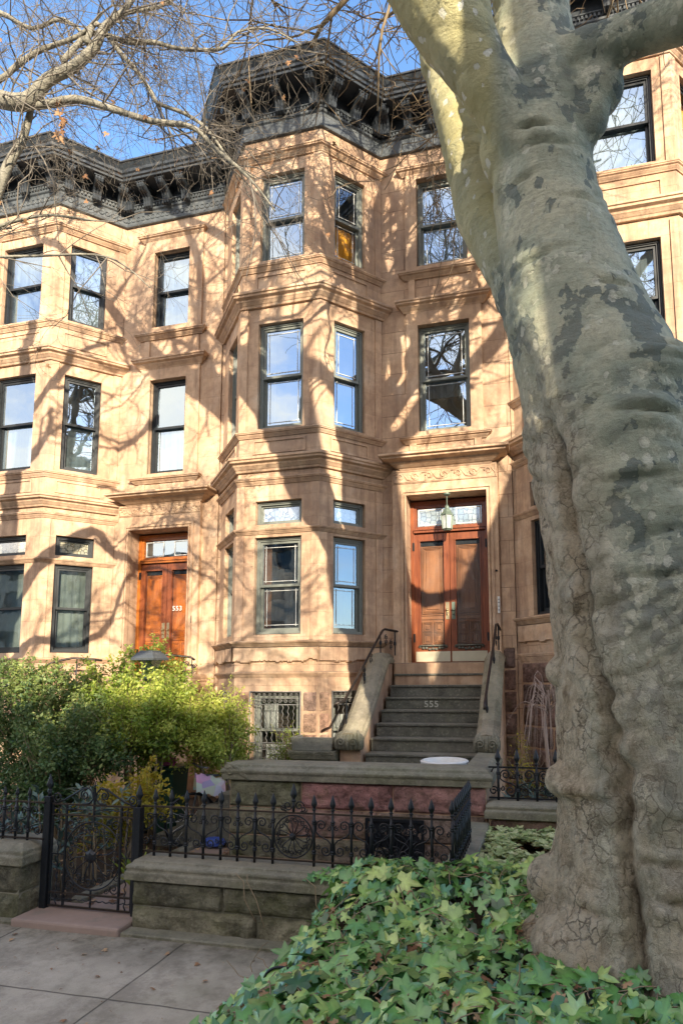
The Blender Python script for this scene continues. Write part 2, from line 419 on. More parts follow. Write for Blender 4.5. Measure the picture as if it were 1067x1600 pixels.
def house(name, label, C):
    xj0,bl,br,xj1,xe = C['x']; x0 = C['x0']
    root = empty(name, (xj1, YF, 0), label, 'house')
    S = C['stone']; T = M['trim']
    FL = Frame(xj0,YF,bl,YB); FC = Frame(bl,YB,br,YB); FR = Frame(br,YB,xj1,YF); FE = Frame(xj1,YF,xe,YF)
    top = C['top']; zr0 = C['zr0']
    # openings
    rows = [C['w3'],C['w2'],C['w1'],C['tr']] + ([C['bas']] if C.get('bas') else [])
    c0,c1 = C['fc']; r0,r1 = C['fr']; rl = FR.L
    opL = [(FL.L-r1,FL.L-r0,a,b) for a,b in rows]; opC = [(c0,c1,a,b) for a,b in rows]; opR = [(r0,r1,a,b) for a,b in rows]
    e0,e1 = C['ew'][0]-xj1, C['ew'][1]-xj1
    d0,d1 = C['door'][0]-xj1, C['door'][1]-xj1
    opE = [(e0,e1,*C['w3e']),(e0,e1,*C['w2e']),(d0,d1,C['door'][2],C['door'][3])]
    zb = C.get('zb',-.3)
    mb = MB()
    wall(mb,FE,0,FE.L,zb,top,opE,0,.30)
    if x0 < xj0-.01: mb.quad((x0,YF,zb),(xj0,YF,zb),(xj0,YF,top),(x0,YF,top))
    # body: sides, back, roof
    yb = YF+9
    mb.quad((x0,YF,zb),(x0,yb,zb),(x0,yb,top),(x0,YF,top)); mb.quad((xe,YF,zb),(xe,yb,zb),(xe,yb,top),(xe,YF,top)); mb.quad((x0,yb,zb),(xe,yb,zb),(xe,yb,top),(x0,yb,top))
    mb.add([(x0,YF,top),(xj0,YF,top),(bl,YB,top),(br,YB,top),(xj1,YF,top),(xe,YF,top),(xe,yb,top),(x0,yb,top)],[(0,1,2,3,4,5,6,7)])
    mb.build('wall', S, root, fix=False)
    mb = MB()
    wall(mb,FL,0,FL.L,zb,top,opL,0,.22); wall(mb,FC,0,FC.L,zb,top,opC,0,.22); wall(mb,FR,0,FR.L,zb,top,opR,0,.22)
    # raised flat pilasters at the bay corners, and lintel lines
    pl = [(FL(FL.L-.13,0,0),FC(0,0,0),FC(.13,0,0)),(FC(FC.L-.13,0,0),FR(0,0,0),FR(.13,0,0)),(FR(FR.L-.13,0,0),FR(FR.L-.001,0,0))]
    for a,b in C['pil']:
        for q in pl: mb.sweep([(p[0],p[1]) for p in q], flatprof(a,b,.022))
    bay = mb.build('bay', C['stoneB'], root)
    # bay mouldings, one part per band
    path = [(xj0,YF),(bl,YB),(br,YB),(xj1,YF)]
    pext = [(xj0-.08,YF+.088),(bl,YB),(br,YB),(xj1+.08,YF+.088)]
    for nm,(a,b,out) in C['bands']:
        MB().sweep(pext, mprof(a,b,out)).build(nm, T, root, bevel=.004)
    if C.get('spall'):      # weathered broken band below the sills
        a,b = C['spall']; mb = MB()
        for F in (FL,FC,FR):
            n = max(6,int(F.L/.014)); m_ = 16; V = []; base = len(mb.v)
            for i in range(n+1):
                for j in range(m_+1):
                    aa = F.L*i/n; zz = a+(b-a)*j/m_
                    lo = .5+.5*noise.noise(Vector((aa*2.6+F.o[0],3,1)))
                    edge = a+(b-a)*(.10+.22*lo)+.03*noise.noise(Vector((aa*7+F.o[0],1,2)))+.015*noise.noise(Vector((aa*23,4,2)))
                    o = .055 if zz > edge else .006
                    o += .012*noise.noise(Vector((aa*9,zz*9,F.o[0])))
                    if j == m_ : o = -.02
                    if j == 0: o = -.02
                    V.append(F(aa,o,zz))
            mb.v.extend(V)
            for i in range(n):
                for j in range(m_):
                    q = base+i*(m_+1)+j; mb.f.append((q,q+m_+1,q+m_+2,q+1))
        mb.build('weathered_band', T, root, fix=False)
    # entry column mouldings
    for nm,(xa,xb,a,b,out) in C['ebands']:
        MB().sweep(hood_path(FE,xa-xj1,xb-xj1), mprof(a,b,out)).build(nm, T, root, bevel=.004)
    # raised architraves round the entry windows
    mb = MB(); s0,s1 = C['es'][0]-xj1, C['es'][1]-xj1
    for (za,zb_,wz) in ((C['ebz'][0],C['ebz'][1],C['w3e']),(C['ebz'][2],C['ebz'][3],C['w2e'])):
        wall(mb,FE,s0,s1,za,zb_,[(e0,e1,wz[0],wz[1])],.035,.05)
        mb.quad(FE(s0,.035,za),FE(s0,.035,zb_),FE(s0,-.01,zb_),FE(s0,-.01,za)); mb.quad(FE(s1,.035,za),FE(s1,.035,zb_),FE(s1,-.01,zb_),FE(s1,-.01,za))
    for a,b in C['aprons']: mb.fbox(FE,s0+.04,s0+.16,-.01,.03,a,b); mb.fbox(FE,s1-.16,s1-.04,-.01,.03,a,b)
    mb.build('window_surround', T, root, fix=True)
    # panelled aprons below bay sills
    mb = MB()
    for a,b in C['bapr']:
        for F,u0,u1 in ((FL,FL.L-r1-.06,FL.L-r0+.06),(FC,c0-.06,c1+.06),(FR,r0-.06,r1+.06)):
            MB().frame_rect(F,u0,u1,a,b,.03,-.01,.018).build('apron_panel', T, root)
    # door case
    p0,p1 = C['dc'][0]-xj1, C['dc'][1]-xj1; dz0,dz1 = C['door'][2],C['door'][3]; ztc = C['dctop']
    mb = MB(); wall(mb,FE,p0,p1,dz0-.2,ztc,[(d0,d1,dz0-.21,dz1)],.07,.08)
    for s_ in (p0,p1): mb.quad(FE(s_,.07,dz0-.2),FE(s_,.07,ztc),FE(s_,-.01,ztc),FE(s_,-.01,dz0-.2))
    mb.frame_rect(FE,d0-.10,d1+.10,dz0-.205,dz1+.10,.045,.03,.088,.001); mb.frame_rect(FE,d0-.03,d1+.03,dz0-.205,dz1+.03,.028,.03,.098,.001)
    mb.build('door_case', T, root)
    nm,(xa,xb,a,b,out) = 'door_cornice', C['dcor']
    MB().sweep(hood_path(FE,xa+out-xj1,xb-out-xj1), mprof(a,b,out)).build(nm, T, root, bevel=.005)
    mb = MB().fbox(FE,p0,p1,-.01,.085,C['fz'][0],C['fz'][1]+.02); fr = mb.build('door_frieze', T, root)
    carved_band(FE,p0+.02,p1-.02,C['fz'][0]+.01,C['fz'][1]-.01,.085,fr,M['trim'],'carving')
    # roof cornice
    rp = [(xj0-.35,YF+.39),(bl,YB),(br,YB),(xj1,YF),(xe,YF)]
    z = zr0; K = MB()
    K.sweep(rp, [(-.1,z),(.05,z),(.06,z+.03),(.045,z+.05),(.03,z+.055),(.03,z+.27),(.06,z+.29),(.07,z+.32),(.05,z+.34),(.05,z+.40),(.09,z+.415),(.09,z+.435),(-.1,z+.435)])
    co = K.build('cornice', M['corniceL'], root, bevel=.004)
    K = MB(); zt = C['zct']
    K.sweep(rp, [(-.1,z+.436),(.035,z+.436),(.035,zt-.30),(.46,zt-.30),(.47,zt-.26),(.50,zt-.25),(.50,zt-.20),(.53,zt-.18),(.54,zt-.13),(.58,zt-.07),(.60,zt-.04),(.62,zt-.035),(.62,zt),(.3,zt+.03),(-.1,zt+.04)])
    K.build('crown', M['cornice'], co, bevel=.004)
    D = MB()
    for F in (FL,FC,FR,FE):
        n = int(F.L/.062)
        for i in range(n): D.fbox(F,(i+.2)*F.L/n,(i+.72)*F.L/n,.04,.085,z+.345,z+.398)
    D.build('dentil_row', M['corniceL'], co)
    ztb = zt-.301
    for F,aa in ((FL,(.12,.60,1.08)),(FC,(.09,FC.L*.5,FC.L-.09)),(FR,(.12,.60,1.05)),(FE,tuple(.14+.42*i for i in range(int((FE.L-.1)/.42))) )):
        for a in aa: bracket_mesh(F,a,ztb,.40,min(.42,ztb-z-.437)).build('bracket', M['cornice'], co, bevel=.003)
    if C.get('rings'):
        R = MB()
        for F in (FL,FC,FR,FE):
            n = int(F.L/.105)
            for i in range(n):
                c = F((i+.5)*F.L/n,.034,z+.15); ax = Vector((F.t[0],F.t[1],0))
                R.tube([Vector(c)+ax*.045*cos(q*pi/5)+Vector((0,0,.045*sin(q*pi/5))) for q in range(11)], .010, 4, False)
        R.build('ring_moulding', M['corniceL'], co)
    # windows
    W = C['win']; fr_ = C['frame']
    for lv,(a,b) in (('3',C['w3']),('2',C['w2']),('1',C['w1']),('t',C['tr'])):
        for key,F,u0,u1 in (('L',FL,FL.L-r1,FL.L-r0),('C',FC,c0,c1),('R',FR,r0,r1)):
            cur = W.get(lv+key)
            if lv == 't': window(F,u0,u1,a,b,root,fr_,C['lead'],None,False,fixed=True,name='transom_window')
            else: window(F,u0,u1,a,b,root,fr_,M['glass2'] if (cur and cur[0][0]=='curtO') else M['glassU'] if lv in '32' else M['glass'],cur,C['came'])
    window(FE,e0,e1,*C['w3e'],root,fr_,M['glassU'],W.get('3E'),C['came'])
    window(FE,e0,e1,*C['w2e'],root,fr_,M['glassU'],W.get('2E'),C['came'])
    return root, (FL,FC,FR,FE), (c0,c1,r0,r1)

def text_mesh(txt, size, depth, mat, parent, F, a, o, z, name='house_number', bold=0.0):
    cu = bpy.data.curves.new(name,'FONT'); cu.body = txt; cu.size = size; cu.extrude = depth; cu.align_x = 'CENTER'; cu.align_y = 'CENTER'; cu.offset = bold; cu.space_character = 1.15
    t = bpy.data.objects.new(name+'_tmp', cu); COL.objects.link(t)
    dg = bpy.context.evaluated_depsgraph_get(); me = bpy.data.meshes.new_from_object(t.evaluated_get(dg)); bpy.data.objects.remove(t)
    L = wloc(parent)
    for v in me.vertices:
        x,y,q = v.co; p = F(a+x,o+q,z+y); v.co = (p[0]-L.x,p[1]-L.y,p[2]-L.z)
    me.materials.clear()
    return link_mesh(name, me, mat, parent)

def panel(mb, F, a0,a1,z0,z1,o, n=2):     # raised and fielded panel
    for i in range(n): mb.frame_rect(F,a0+i*.022,a1-i*.022,z0+i*.022,z1-i*.022,.013,o-.01,o+.028-.008*i)
    if a1-a0 > .16: mb.fbox(F,a0+.075,a1-.075,o-.01,o+.016,z0+.075,z1-.075)

def double_door(root, FE, d0, d1, z0, zl, zt, frame, panelm, kick, style):
    o = -.30
    mb = MB(); mb.frame_rect(FE,d0+.003,d1-.003,z0+.002,zt-.003,.06,o-.02,o+.07,.001)
    mb.fbox(FE,d0+.06,d1-.06,o-.02,o+.10,zl+.005,zl+.07); mb.fbox(FE,d0+.06,d1-.06,o,o+.12,zl+.045,zl+.06)
    mb.frame_rect(FE,d0+.06,d1-.06,zl+.07,zt-.06,.05,o-.02,o+.05)
    dr = mb.build('door_frame', frame, root, bevel=.003)
    a0,a1,b0,b1 = d0+.12,d1-.12,zl+.13,zt-.12
    mb = MB(); mb.quad(FE(a0,o+.01,b0),FE(a1,o+.01,b0),FE(a1,o+.01,b1),FE(a0,o+.01,b1)); mb.build('transom_glass', M['lead'] if style==1 else M['glassU'], dr, fix=False)
    m0 = (a0+a1)/2
    for u0,u1 in ((a0,m0-.10),(m0+.10,a1)): MB().frame_rect(FE,u0+.012,u1-.012,b0+.012,b1-.012,.016,o+.012,o+.02).build('transom_border', M['came'], dr)
    mb = MB().fbox(FE,d0+.06,d1-.06,o-.1,o-.08,z0,zt-.06); mb.build('door_backing', M['interior'], dr)
    mid = (d0+d1)/2
    for sgn,(u0,u1) in ((-1,(d0+.063,mid-.004)),(1,(mid+.004,d1-.063))):
        st = .10; g0,g1 = u0+st,u1-st; zk = z0+(.2 if kick else .12)
        mb = MB(); wall(mb,FE,u0,u1,z0+.01,zl-.003,[(g0,g1,zk+.10,zl-.14)],o+.045,.06)
        mb.quad(FE(u0,o+.045,z0),FE(u0,o+.045,zl),FE(u0,o-.02,zl),FE(u0,o-.02,z0)); mb.quad(FE(u1,o+.045,z0),FE(u1,o+.045,zl),FE(u1,o-.02,zl),FE(u1,o-.02,z0))
        mb.frame_rect(FE,g0-.022,g1+.022,zk+.078,zl-.118,.02,o+.03,o+.062)
        leaf = mb.build('door_leaf', M['wood'], root)
        # carved inner panel behind the glass
        p = MB(); ztop_ = zl-.14
        p.fbox(FE,g0,g1,o-.03,o-.012,zk+.10,ztop_-.001)
        ph = (ztop_-zk-.10); zq = zk+.10+ph*.30
        panel(p,FE,g0+.02,g1-.02,zq,ztop_-.09,o-.012,3)
        w2 = (g1-g0)
        for i in range(2):
            for j in range(2): panel(p,FE,g0+.02+i*w2*.5,g0+w2*.5-.01+i*(w2*.5-.01),zk+.12+j*ph*.11,zk+.12+(j+1)*ph*.105,o-.012,2); p.fbox(FE,g0+.075+i*w2*.5,g0+w2*.5-.065+i*(w2*.5-.01),o-.012,o+.012,zk+.17+j*ph*.11,zk+.07+(j+1)*ph*.105)
        p.fbox(FE,g0+.01,g1-.01,o-.012,o+.006,zq-.035,zq-.02); p.fbox(FE,g0+.01,g1-.01,o-.012,o+.006,zq-.10,zq-.085)
        p.build('inner_panel', panelm, leaf, bevel=.002)
        p = MB(); p.fbox(FE,g0+.005,g1-.005,o-.012,o+.004,ztop_-.075,ztop_-.005); p.build('vent_strip', M['iron'], leaf)
        q = MB(); q.quad(FE(g0,o+.02,zk+.10),FE(g1,o+.02,zk+.10),FE(g1,o+.02,ztop_),FE(g0,o+.02,ztop_)); q.build('glass', M['glassD'], leaf, fix=False)
        if kick:
            MB().fbox(FE,u0+.01,u1-.01,o+.045,o+.052,z0+.02,z0+.19).build('kickplate', M['kick'], leaf)
            gm = MB(); gm.fbox(FE,g0-.03,g1+.03,o+.04,o+.085,zk+.075,zk+.10)
            for i in range(9):
                t_ = i/8; aa = g0-.02+(g1-g0+.04)*t_; zz = zk+.07-.035*sin(pi*t_)-.012*abs(sin(t_*pi*4))
                gm.lathe(FE(aa,o+.055,zz),[(.006,-.022),(.026,-.01),(.03,.004),(.02,.02),(.006,.026)],8)
            gm.build('carved_swag', M['step'], leaf, smooth=True)
        hx = mid+sgn*.052; zh = z0+ (zl-z0)*.40
        hb = MB().fbox(FE,hx-.03,hx+.03,o+.045,o+.052,zh-.16,zh+.13)
        hb.lathe(FE(hx,o+.075,zh),[(.008,-.02),(.026,-.012),(.028,.008),(.01,.022)],10)
        hb.tube([FE(hx,o+.05,zh-.09),FE(hx,o+.085,zh-.075),FE(hx,o+.085,zh-.04),FE(hx,o+.05,zh-.02)],.009,6)
        hb.build('handle', M['brass'] if sgn<0 or style!=1 else M['patina'], leaf, smooth=False)
        for zz in (zl-.3,z0+.35):
            hh = u0-.012 if sgn<0 else u1+.012
            MB().fbox(FE,hh-.014,hh+.014,o+.05,o+.085,zz,zz+.14).build('hinge', M['iron'], leaf)
    return dr
# ------------------------------------------------------------------ the three houses
def bands(base, spall, tl, s2, co, sc, h2, s3, h3):
    r = [('base_ledge',(*base,.05)),('sill_band',(*spall,.10)),('transom_ledge',(*tl,.07)),('lower_moulding',(*s2,.08)),('entablature',(*co,.19)),
         ('sill_course',(*sc,.08)),('hood_moulding',(*h2,.19)),('sill_course',(*s3,.08)),('hood_moulding',(*h3,.12))]
    return r
HC = dict(x=(-5.69,-4.89,-3.458,-2.656,-.45), x0=-5.74, top=12.42, zr0=11.48, zct=12.47, fc=(.318,1.13), fr=(.257,.862), zb=-.3,
    w3=(9.19,10.80), w2=(6.18,8.04), w1=(2.74,4.33), tr=(4.54,4.94), bas=(.62,1.83), w3e=(9.24,10.92), w2e=(6.21,8.14), ew=(-1.99,-1.095),
    door=(-2.209,-.867,2.28,5.09), dc=(-2.45,-.69), dctop=5.30, dcor=(-2.62,-.47,5.52,5.755,.40), fz=(5.30,5.52),
    bands=bands((2.06,2.14),(2.545,2.635),(4.38,4.465),(5.21,5.32),(5.43,5.66),(6.02,6.125),(8.32,8.56),(8.98,9.10),(11.03,11.17)),
    spall=(2.24,2.545), pil=((2.64,4.37),(4.47,5.2),(6.13,8.31),(9.11,11.02)), bapr=((5.74,5.98),(8.64,8.92)),
    ebands=[('hood_moulding',(-2.23,-.85,11.0,11.14,.12)),('sill_course',(-2.2,-.87,9.0,9.13,.12)),('hood_moulding',(-2.2,-.87,8.38,8.58,.17)),('sill_course',(-2.2,-.87,6.0,6.115,.12))],
    es=(-2.19,-.885), ebz=(9.1,11.02,6.1,8.40), aprons=((8.6,9.0),(5.78,6.0)), stone=M['stone'], stoneB=M['stoneL'], frame=M['sash'], came=True, lead=M['lead'],
    win={'1C':[('curtR',0,.22,0,1),('curtR',.9,1,0,1)],'1R':[('curtY',0,.82,0,.48),('curtR',.82,1,0,1)],'1L':[('curtG',0,1,0,1)],'3C':[('curtW',0,.15,0,1)],'3R':[('curtO',0,1,0,.47)],
         '3E':[('curtW',0,1,0,.55)],'2E':[('curtW',0,.9,.35,.5)],'2C':[('curtW',0,.25,0,1),('curtW',.8,1,0,1)],'2R':[('curtW',0,.3,0,1)]})
HL = dict(x=(-11.0,-10.19,-8.756,-7.95,-5.765), x0=-11.05, top=12.0, zr0=11.10, zct=12.03, fc=(.20,1.10), fr=(.227,.862), zb=-.3,
    w3=(8.83,10.38), w2=(5.91,7.75), w1=(2.53,4.14), tr=(4.30,4.67), w3e=(8.87,10.45), w2e=(5.92,7.79), ew=(-7.27,-6.49),
    door=(-7.566,-6.304,2.12,4.83), dc=(-7.80,-6.08), dctop=5.10, dcor=(-7.92,-5.76,5.29,5.50,.38), fz=(5.10,5.29),
    bands=bands((1.9,1.98),(2.35,2.435),(4.15,4.23),(4.97,5.08),(5.17,5.39),(5.73,5.85),(7.96,8.19),(8.65,8.765),(10.56,10.69)),
    pil=((2.44,4.14),(4.24,4.96),(5.86,7.95),(8.78,10.55)), bapr=((5.46,5.70),(8.3,8.58)),
    ebands=[('hood_moulding',(-7.5,-6.25,10.68,10.81,.12)),('sill_course',(-7.5,-6.2,8.62,8.74,.12)),('hood_moulding',(-7.45,-6.2,8.0,8.2,.17)),('sill_course',(-7.5,-6.23,5.73,5.84,.12))],
    es=(-7.47,-6.2), ebz=(8.73,10.7,5.83,8.02), aprons=((8.22,8.6),(5.53,5.72)), stone=M['stoneL'], stoneB=M['stoneL'], frame=M['sashL'], came=False, lead=M['leadY'], rings=True,
    win={'3C':[('curtW',0,1,0,1)],'3R':[('curtW',0,1,0,1)],'3E':[('curtW',0,1,0,1)],'2C':[('curtW',.05,.95,0,.5)],'2R':[('curtW',0,1,0,.5)],'2E':[('curtW',0,1,0,.5)],'1C':[('curtG',0,1,0,1)],'1R':[('curtG',0,1,0,1)]})
HR = dict(x=(-.39,.41,2.10,2.9,4.9), x0=-.44, top=12.9, zr0=11.90, zct=12.93, fc=(.36,1.43), fr=(.257,.862), zb=-.3,
    w3=(9.68,11.20), w2=(6.70,8.46), w1=(2.98,4.48), tr=(4.70,5.10), w3e=(9.7,11.3), w2e=(6.7,8.5), ew=(3.5,4.4),
    door=(3.35,4.7,2.5,5.3), dc=(3.12,4.85), dctop=5.5, dcor=(3.0,4.9,5.75,5.95,.38), fz=(5.5,5.74),
    bands=bands((2.28,2.40),(2.85,2.96),(4.55,4.64),(5.42,5.52),(5.64,5.88),(6.45,6.57),(8.76,9.0),(9.47,9.60),(11.4,11.55)),
    spall=(2.5,2.85), pil=((2.98,4.5),(4.66,5.4),(6.6,8.7),(9.6,11.38)), bapr=((6.05,6.35),(9.06,9.38)),
    ebands=[('hood_moulding',(3.3,4.6,8.8,9.0,.17))], es=(3.3,4.6), ebz=(9.58,11.4,6.6,8.8), aprons=(), stone=M['stone'], stoneB=M['stoneL'], frame=M['sashL'], came=False, lead=M['lead'],
    win={'3C':[('curtW',0,1,0,1)],'2C':[('curtW',0,1,0,1)],'3R':[('curtO',0,1,.2,1)]})
hc, FRc, oc = house('brownstone_house', 'brownstone row house with the grey green windows and the stoop numbered 555', HC)
hl, FRl, ol = house('brownstone_house', 'pale brownstone row house at left with black window frames and orange door 553', HL)
hr, FRr, o_r = house('brownstone_house', 'brownstone row house at right, mostly hidden behind the big tree trunk', HR)
for h in (hc,hl,hr): h['group'] = 'brownstone row houses'
FEc = FRc[3]; FEl = FRl[3]
double_door(hc, FEc, HC['door'][0]+2.656, HC['door'][1]+2.656, 2.28, 4.50, 5.06, M['wood'], M['woodP'], True, 1)
double_door(hl, FEl, HL['door'][0]+7.95, HL['door'][1]+7.95, 2.12, 4.24, 4.80, M['woodO'], M['woodO'], False, 2)
text_mesh('553', .125, .003, M['white'], hl, Frame(0,10.245,1,10.245), -6.70, 0, 3.36)
for (P_,Q_) in (([(-7.9,8.6,1.62),(-7.3,8.9,1.95),(-6.75,9.2,2.16),(-6.55,9.3,2.42),(-6.35,9.45,2.46),(-6.0,9.62,2.42),(-5.93,9.64,2.37)],((-6.5,9.34,2.44),(-6.28,9.48,2.44),(-6.1,9.58,2.42),(-5.97,9.62,2.38))),
                ([(-8.9,8.6,1.9),(-8.25,9.0,2.35),(-8.0,9.15,2.42),(-7.75,9.3,2.40),(-7.6,9.4,2.38)],((-8.2,9.05,2.38),(-7.95,9.2,2.4),(-7.7,9.35,2.38)))):
    hh_ = MB().tube(P_,[.02]*len(P_),8).build('handrail', M['ironrail'], hl, smooth=True)
    for q_ in Q_:
        b_ = MB().tube([q_,(q_[0],q_[1],1.86)],.010,6); b_.tube(spiral((q_[0]+.05,q_[1],q_[2]-.12),.05,1.4,0,1,14),.008,5); b_.tube(spiral((q_[0]-.04,q_[1],q_[2]-.25),.04,1.4,pi,-1,14),.007,5)
        b_.build('baluster', M['iron'], hh_, smooth=True)
# basement window of the centre house: frame, curtain, iron grille
def basement(F,u0,u1,z0,z1,root,cur):
    w = window(F,u0,u1,z0,z1,root,M['sash'],M['glass2'],cur,False)
    g = MB(); o = .03
    g.frame_rect(F,u0-.03,u1+.03,z0-.02,z1+.01,.018,o-.008,o+.008)
    for zz in (z1-.10,z1-.20,z0+.42,z0+.32): g.fbox(F,u0,u1,o-.008,o+.008,zz-.006,zz+.006)
    n = max(4,int((u1-u0)/.085))
    for i in range(1,n):
        a = u0+(u1-u0)*i/n
        g.tube([F(a+(.012*sin(k*1.5)),o,z0+.42+(z1-.62-z0)*k/24) for k in range(25)],.006,5)
        g.tube([F(a+.02*sin(k*.9),o,z0+.32*k/10) for k in range(11)],.006,5)
    for i in range(n):
        a = u0+(u1-u0)*(i+.5)/n; ax=(F.t[0],F.t[1],0)
        for zz,r in ((z1-.15,.036),(z1-.05,.03),(z0+.37,.036),(z0+.16,.038)):
            g.tube(spiral(F(a,o,zz),r,1.4,0 if i%2 else pi,1 if i%2 else -1,14,ax),.005,4)
    g.build('window_grille', M['grille'], root, smooth=True)
c0,c1,r0,r1 = oc
basement(FRc[1],c0,c1,.62,1.83,hc,[('curtW',.1,.42,.45,.85),('curtW',.15,.6,.0,.3)]); basement(FRc[2],r0,r1,.62,1.83,hc,[('curtW',0,1,0,.7)]); basement(FRc[0],FRc[0].L-r1,FRc[0].L-r0,.62,1.83,hc,[('curtG',0,1,0,1)])

# rough faced masonry
def rough_blocks(name, F, a0, a1, z0, z1, rows, cols, palette, parent, o=.0, amp=.035, seed=0, step=.035, jit=.15):
    rnd = random.Random(seed); mb = MB(); colr = []
    zs = [z0+(z1-z0)*i/rows for i in range(rows+1)]
    for r in range(rows):
        if isinstance(cols,(list,tuple)): xs = [a0+(a1-a0)*q for q in cols[r]]
        else:
            n = cols; off = .5 if r%2 else 0
            xs = sorted({a0,a1,*[min(a1,max(a0,a0+(a1-a0)*(i+off+rnd.uniform(-jit,jit))/n)) for i in range(1,n)]})
        for i in range(len(xs)-1):
            c = palette[rnd.randrange(len(palette))] if not callable(palette) else palette(r,i)
            x0,x1 = xs[i]+.004,xs[i+1]-.004; y0,y1 = zs[r]+.004,zs[r+1]-.004
            nx = max(3,int((x1-x0)/step)); ny = max(3,int((y1-y0)/step)); base = len(mb.v); sd = rnd.uniform(0,50)
            for p in range(nx+1):
                for q in range(ny+1):
                    u = x0+(x1-x0)*p/nx; v = y0+(y1-y0)*q/ny
                    e = min(p,nx-p,q,ny-q)
                    hgt = 0 if e == 0 else amp*(.45+.9*abs(noise.noise(Vector((u*3.1+sd,v*4.2,sd))))+.5*noise.noise(Vector((u*9+sd,v*11,3)))) * (1 if e > 1 else .75)
                    mb.v.append(F(u,o+hgt-(.0 if e else .006),v)); k = 1+.18*noise.noise(Vector((u*5,v*5,sd))); colr.append((c[0]*k,c[1]*k,c[2]*k,1))
            for p in range(nx):
                for q in range(ny):
                    t = base+p*(ny+1)+q; mb.f.append((t,t+ny+1,t+ny+2,t+1))
    return mb.build(name, M['rough'], parent, smooth=False, fix=False, col=colr)
BR = [(.42,.27,.19),(.36,.22,.16),(.46,.30,.21),(.33,.22,.17)]
RED = [(.33,.165,.15),(.37,.20,.175),(.26,.16,.135)]
MOS = [(.20,.195,.125),(.24,.22,.15),(.175,.165,.115)]
# basement storey rough blocks on the fronts of centre and right houses
for F,aa in ((FRc[1],((.0,c0-.03),(c1+.03,FRc[1].L))),(FRc[2],((0,r0-.03),(r1+.03,FRc[2].L)))):
    for k,(a,b) in enumerate(aa): rough_blocks('rusticated_base',F,a+.01,b-.01,.2,1.84,5,1,BR,hc,.0,.02,k+int(F.L*100))
rough_blocks('rusticated_base',FEc,1.98,2.19,.1,2.5,7,1,[(.25,.17,.14),(.30,.19,.15)],hc,.0,.03,5)
for F in FRr[:2]: rough_blocks('rusticated_base',F,.01,F.L-.01,.3,2.26,6,2,[(.25,.17,.14),(.30,.19,.15)],hr,.0,.03,15)
MB().fbox(FEc,1.99,2.205,-.01,.02,2.5,5.5).build('side_pier', M['stone'], hc)
# intercom plate and bell on the door case
ic = MB().fbox(FEc,1.925,1.965,.07,.085,3.05,3.32); ip = ic.build('intercom_plate', M['white'], hc, bevel=.004)
b = MB()
for zz in (3.1,3.16,3.22,3.27): b.lathe(FEc(1.945,.087,zz),[(.004,-.008),(.010,-.004),(.010,.004),(.004,.008)],6)
b.build('button', M['iron'], ip)
MB().lathe(FEc(1.92,.08,3.74),[(.004,-.016),(.018,-.008),(.018,.008),(.004,.016)],8).build('doorbell', M['iron'], hc)
MB().fbox(FEl,1.72,1.755,.07,.085,3.05,3.18).build('doorbell', M['iron'], hl, bevel=.004)
MB().sweep([(-7.85,9.95),(-7.85,9.55),(-5.95,9.55),(-5.95,9.98)], mprof(1.85,2.12,.07,-.5)).build('landing', M['trim'], hl)
MB().box(-7.8,-6.0,9.6,9.99,-.2,1.86).build('landing_base', M['stoneL'], hl)

# ------------------------------------------------------------------ stoop of the centre house
FX = Frame(0,0,1,0)
def FY(y): return Frame(0,y,1,y)
stoop = empty('stoop', (-1.67, 9.0, .83), 'front stoop of dark stone steps numbered 555 between two sloping side walls', 'stoop')
R_,T_,Y0 = .18,.276,9.85
mb = MB().box(-2.42,-.92,9.86,10.34,1.9,2.275); mb.build('door_sill', M['pink'], stoop, bevel=.01)
steps = []
for k in range(8):
    z = 2.28-R_*(k+1); y = Y0-T_*k
    if k < 7:
        m = MB(); rnd = random.Random(k)
        m.box(-2.425,-.915,y+.012,y+T_+.05,z-R_,z-.035)
        m.box(-2.425,-.915,y-.012,y+T_+.05,z-.034,z)
        st = m.build('step', M['step'], stoop, bevel=.008, segs=2); steps.append(st)
text_mesh('555', .135, .006, M['letter'], steps[2], FY(Y0-T_*2+.008), -1.715, 0, 1.632, bold=.002)
def coping(xc, w, path, prof=None):
    prof = prof or [(-1,-.02),(-1,.05),(-.86,.075),(-.8,.10),(-.5,.145),(0,.16),(.5,.145),(.8,.10),(.86,.075),(1,.05),(1,-.02)]
    mb = MB(); k = len(prof)
    for i,(y,z) in enumerate(path):
        a = path[max(0,i-1)]; b = path[min(len(path)-1,i+1)]; t = Vector((0,b[0]-a[0],b[1]-a[1])).normalized(); n = Vector((0,-t.z,t.y))
        for px,pz in prof: mb.v.append((xc+px*w, y+n.y*pz, z+n.z*pz))
    for i in range(len(path)-1):
        for j in range(k):
            a = i*k+j; b = i*k+(j+1)%k; mb.f.append((a,b,b+k,a+k))
    mb.f.append(tuple(range(k))); mb.f.append(tuple((len(path)-1)*k+j for j in range(k)))
    return mb
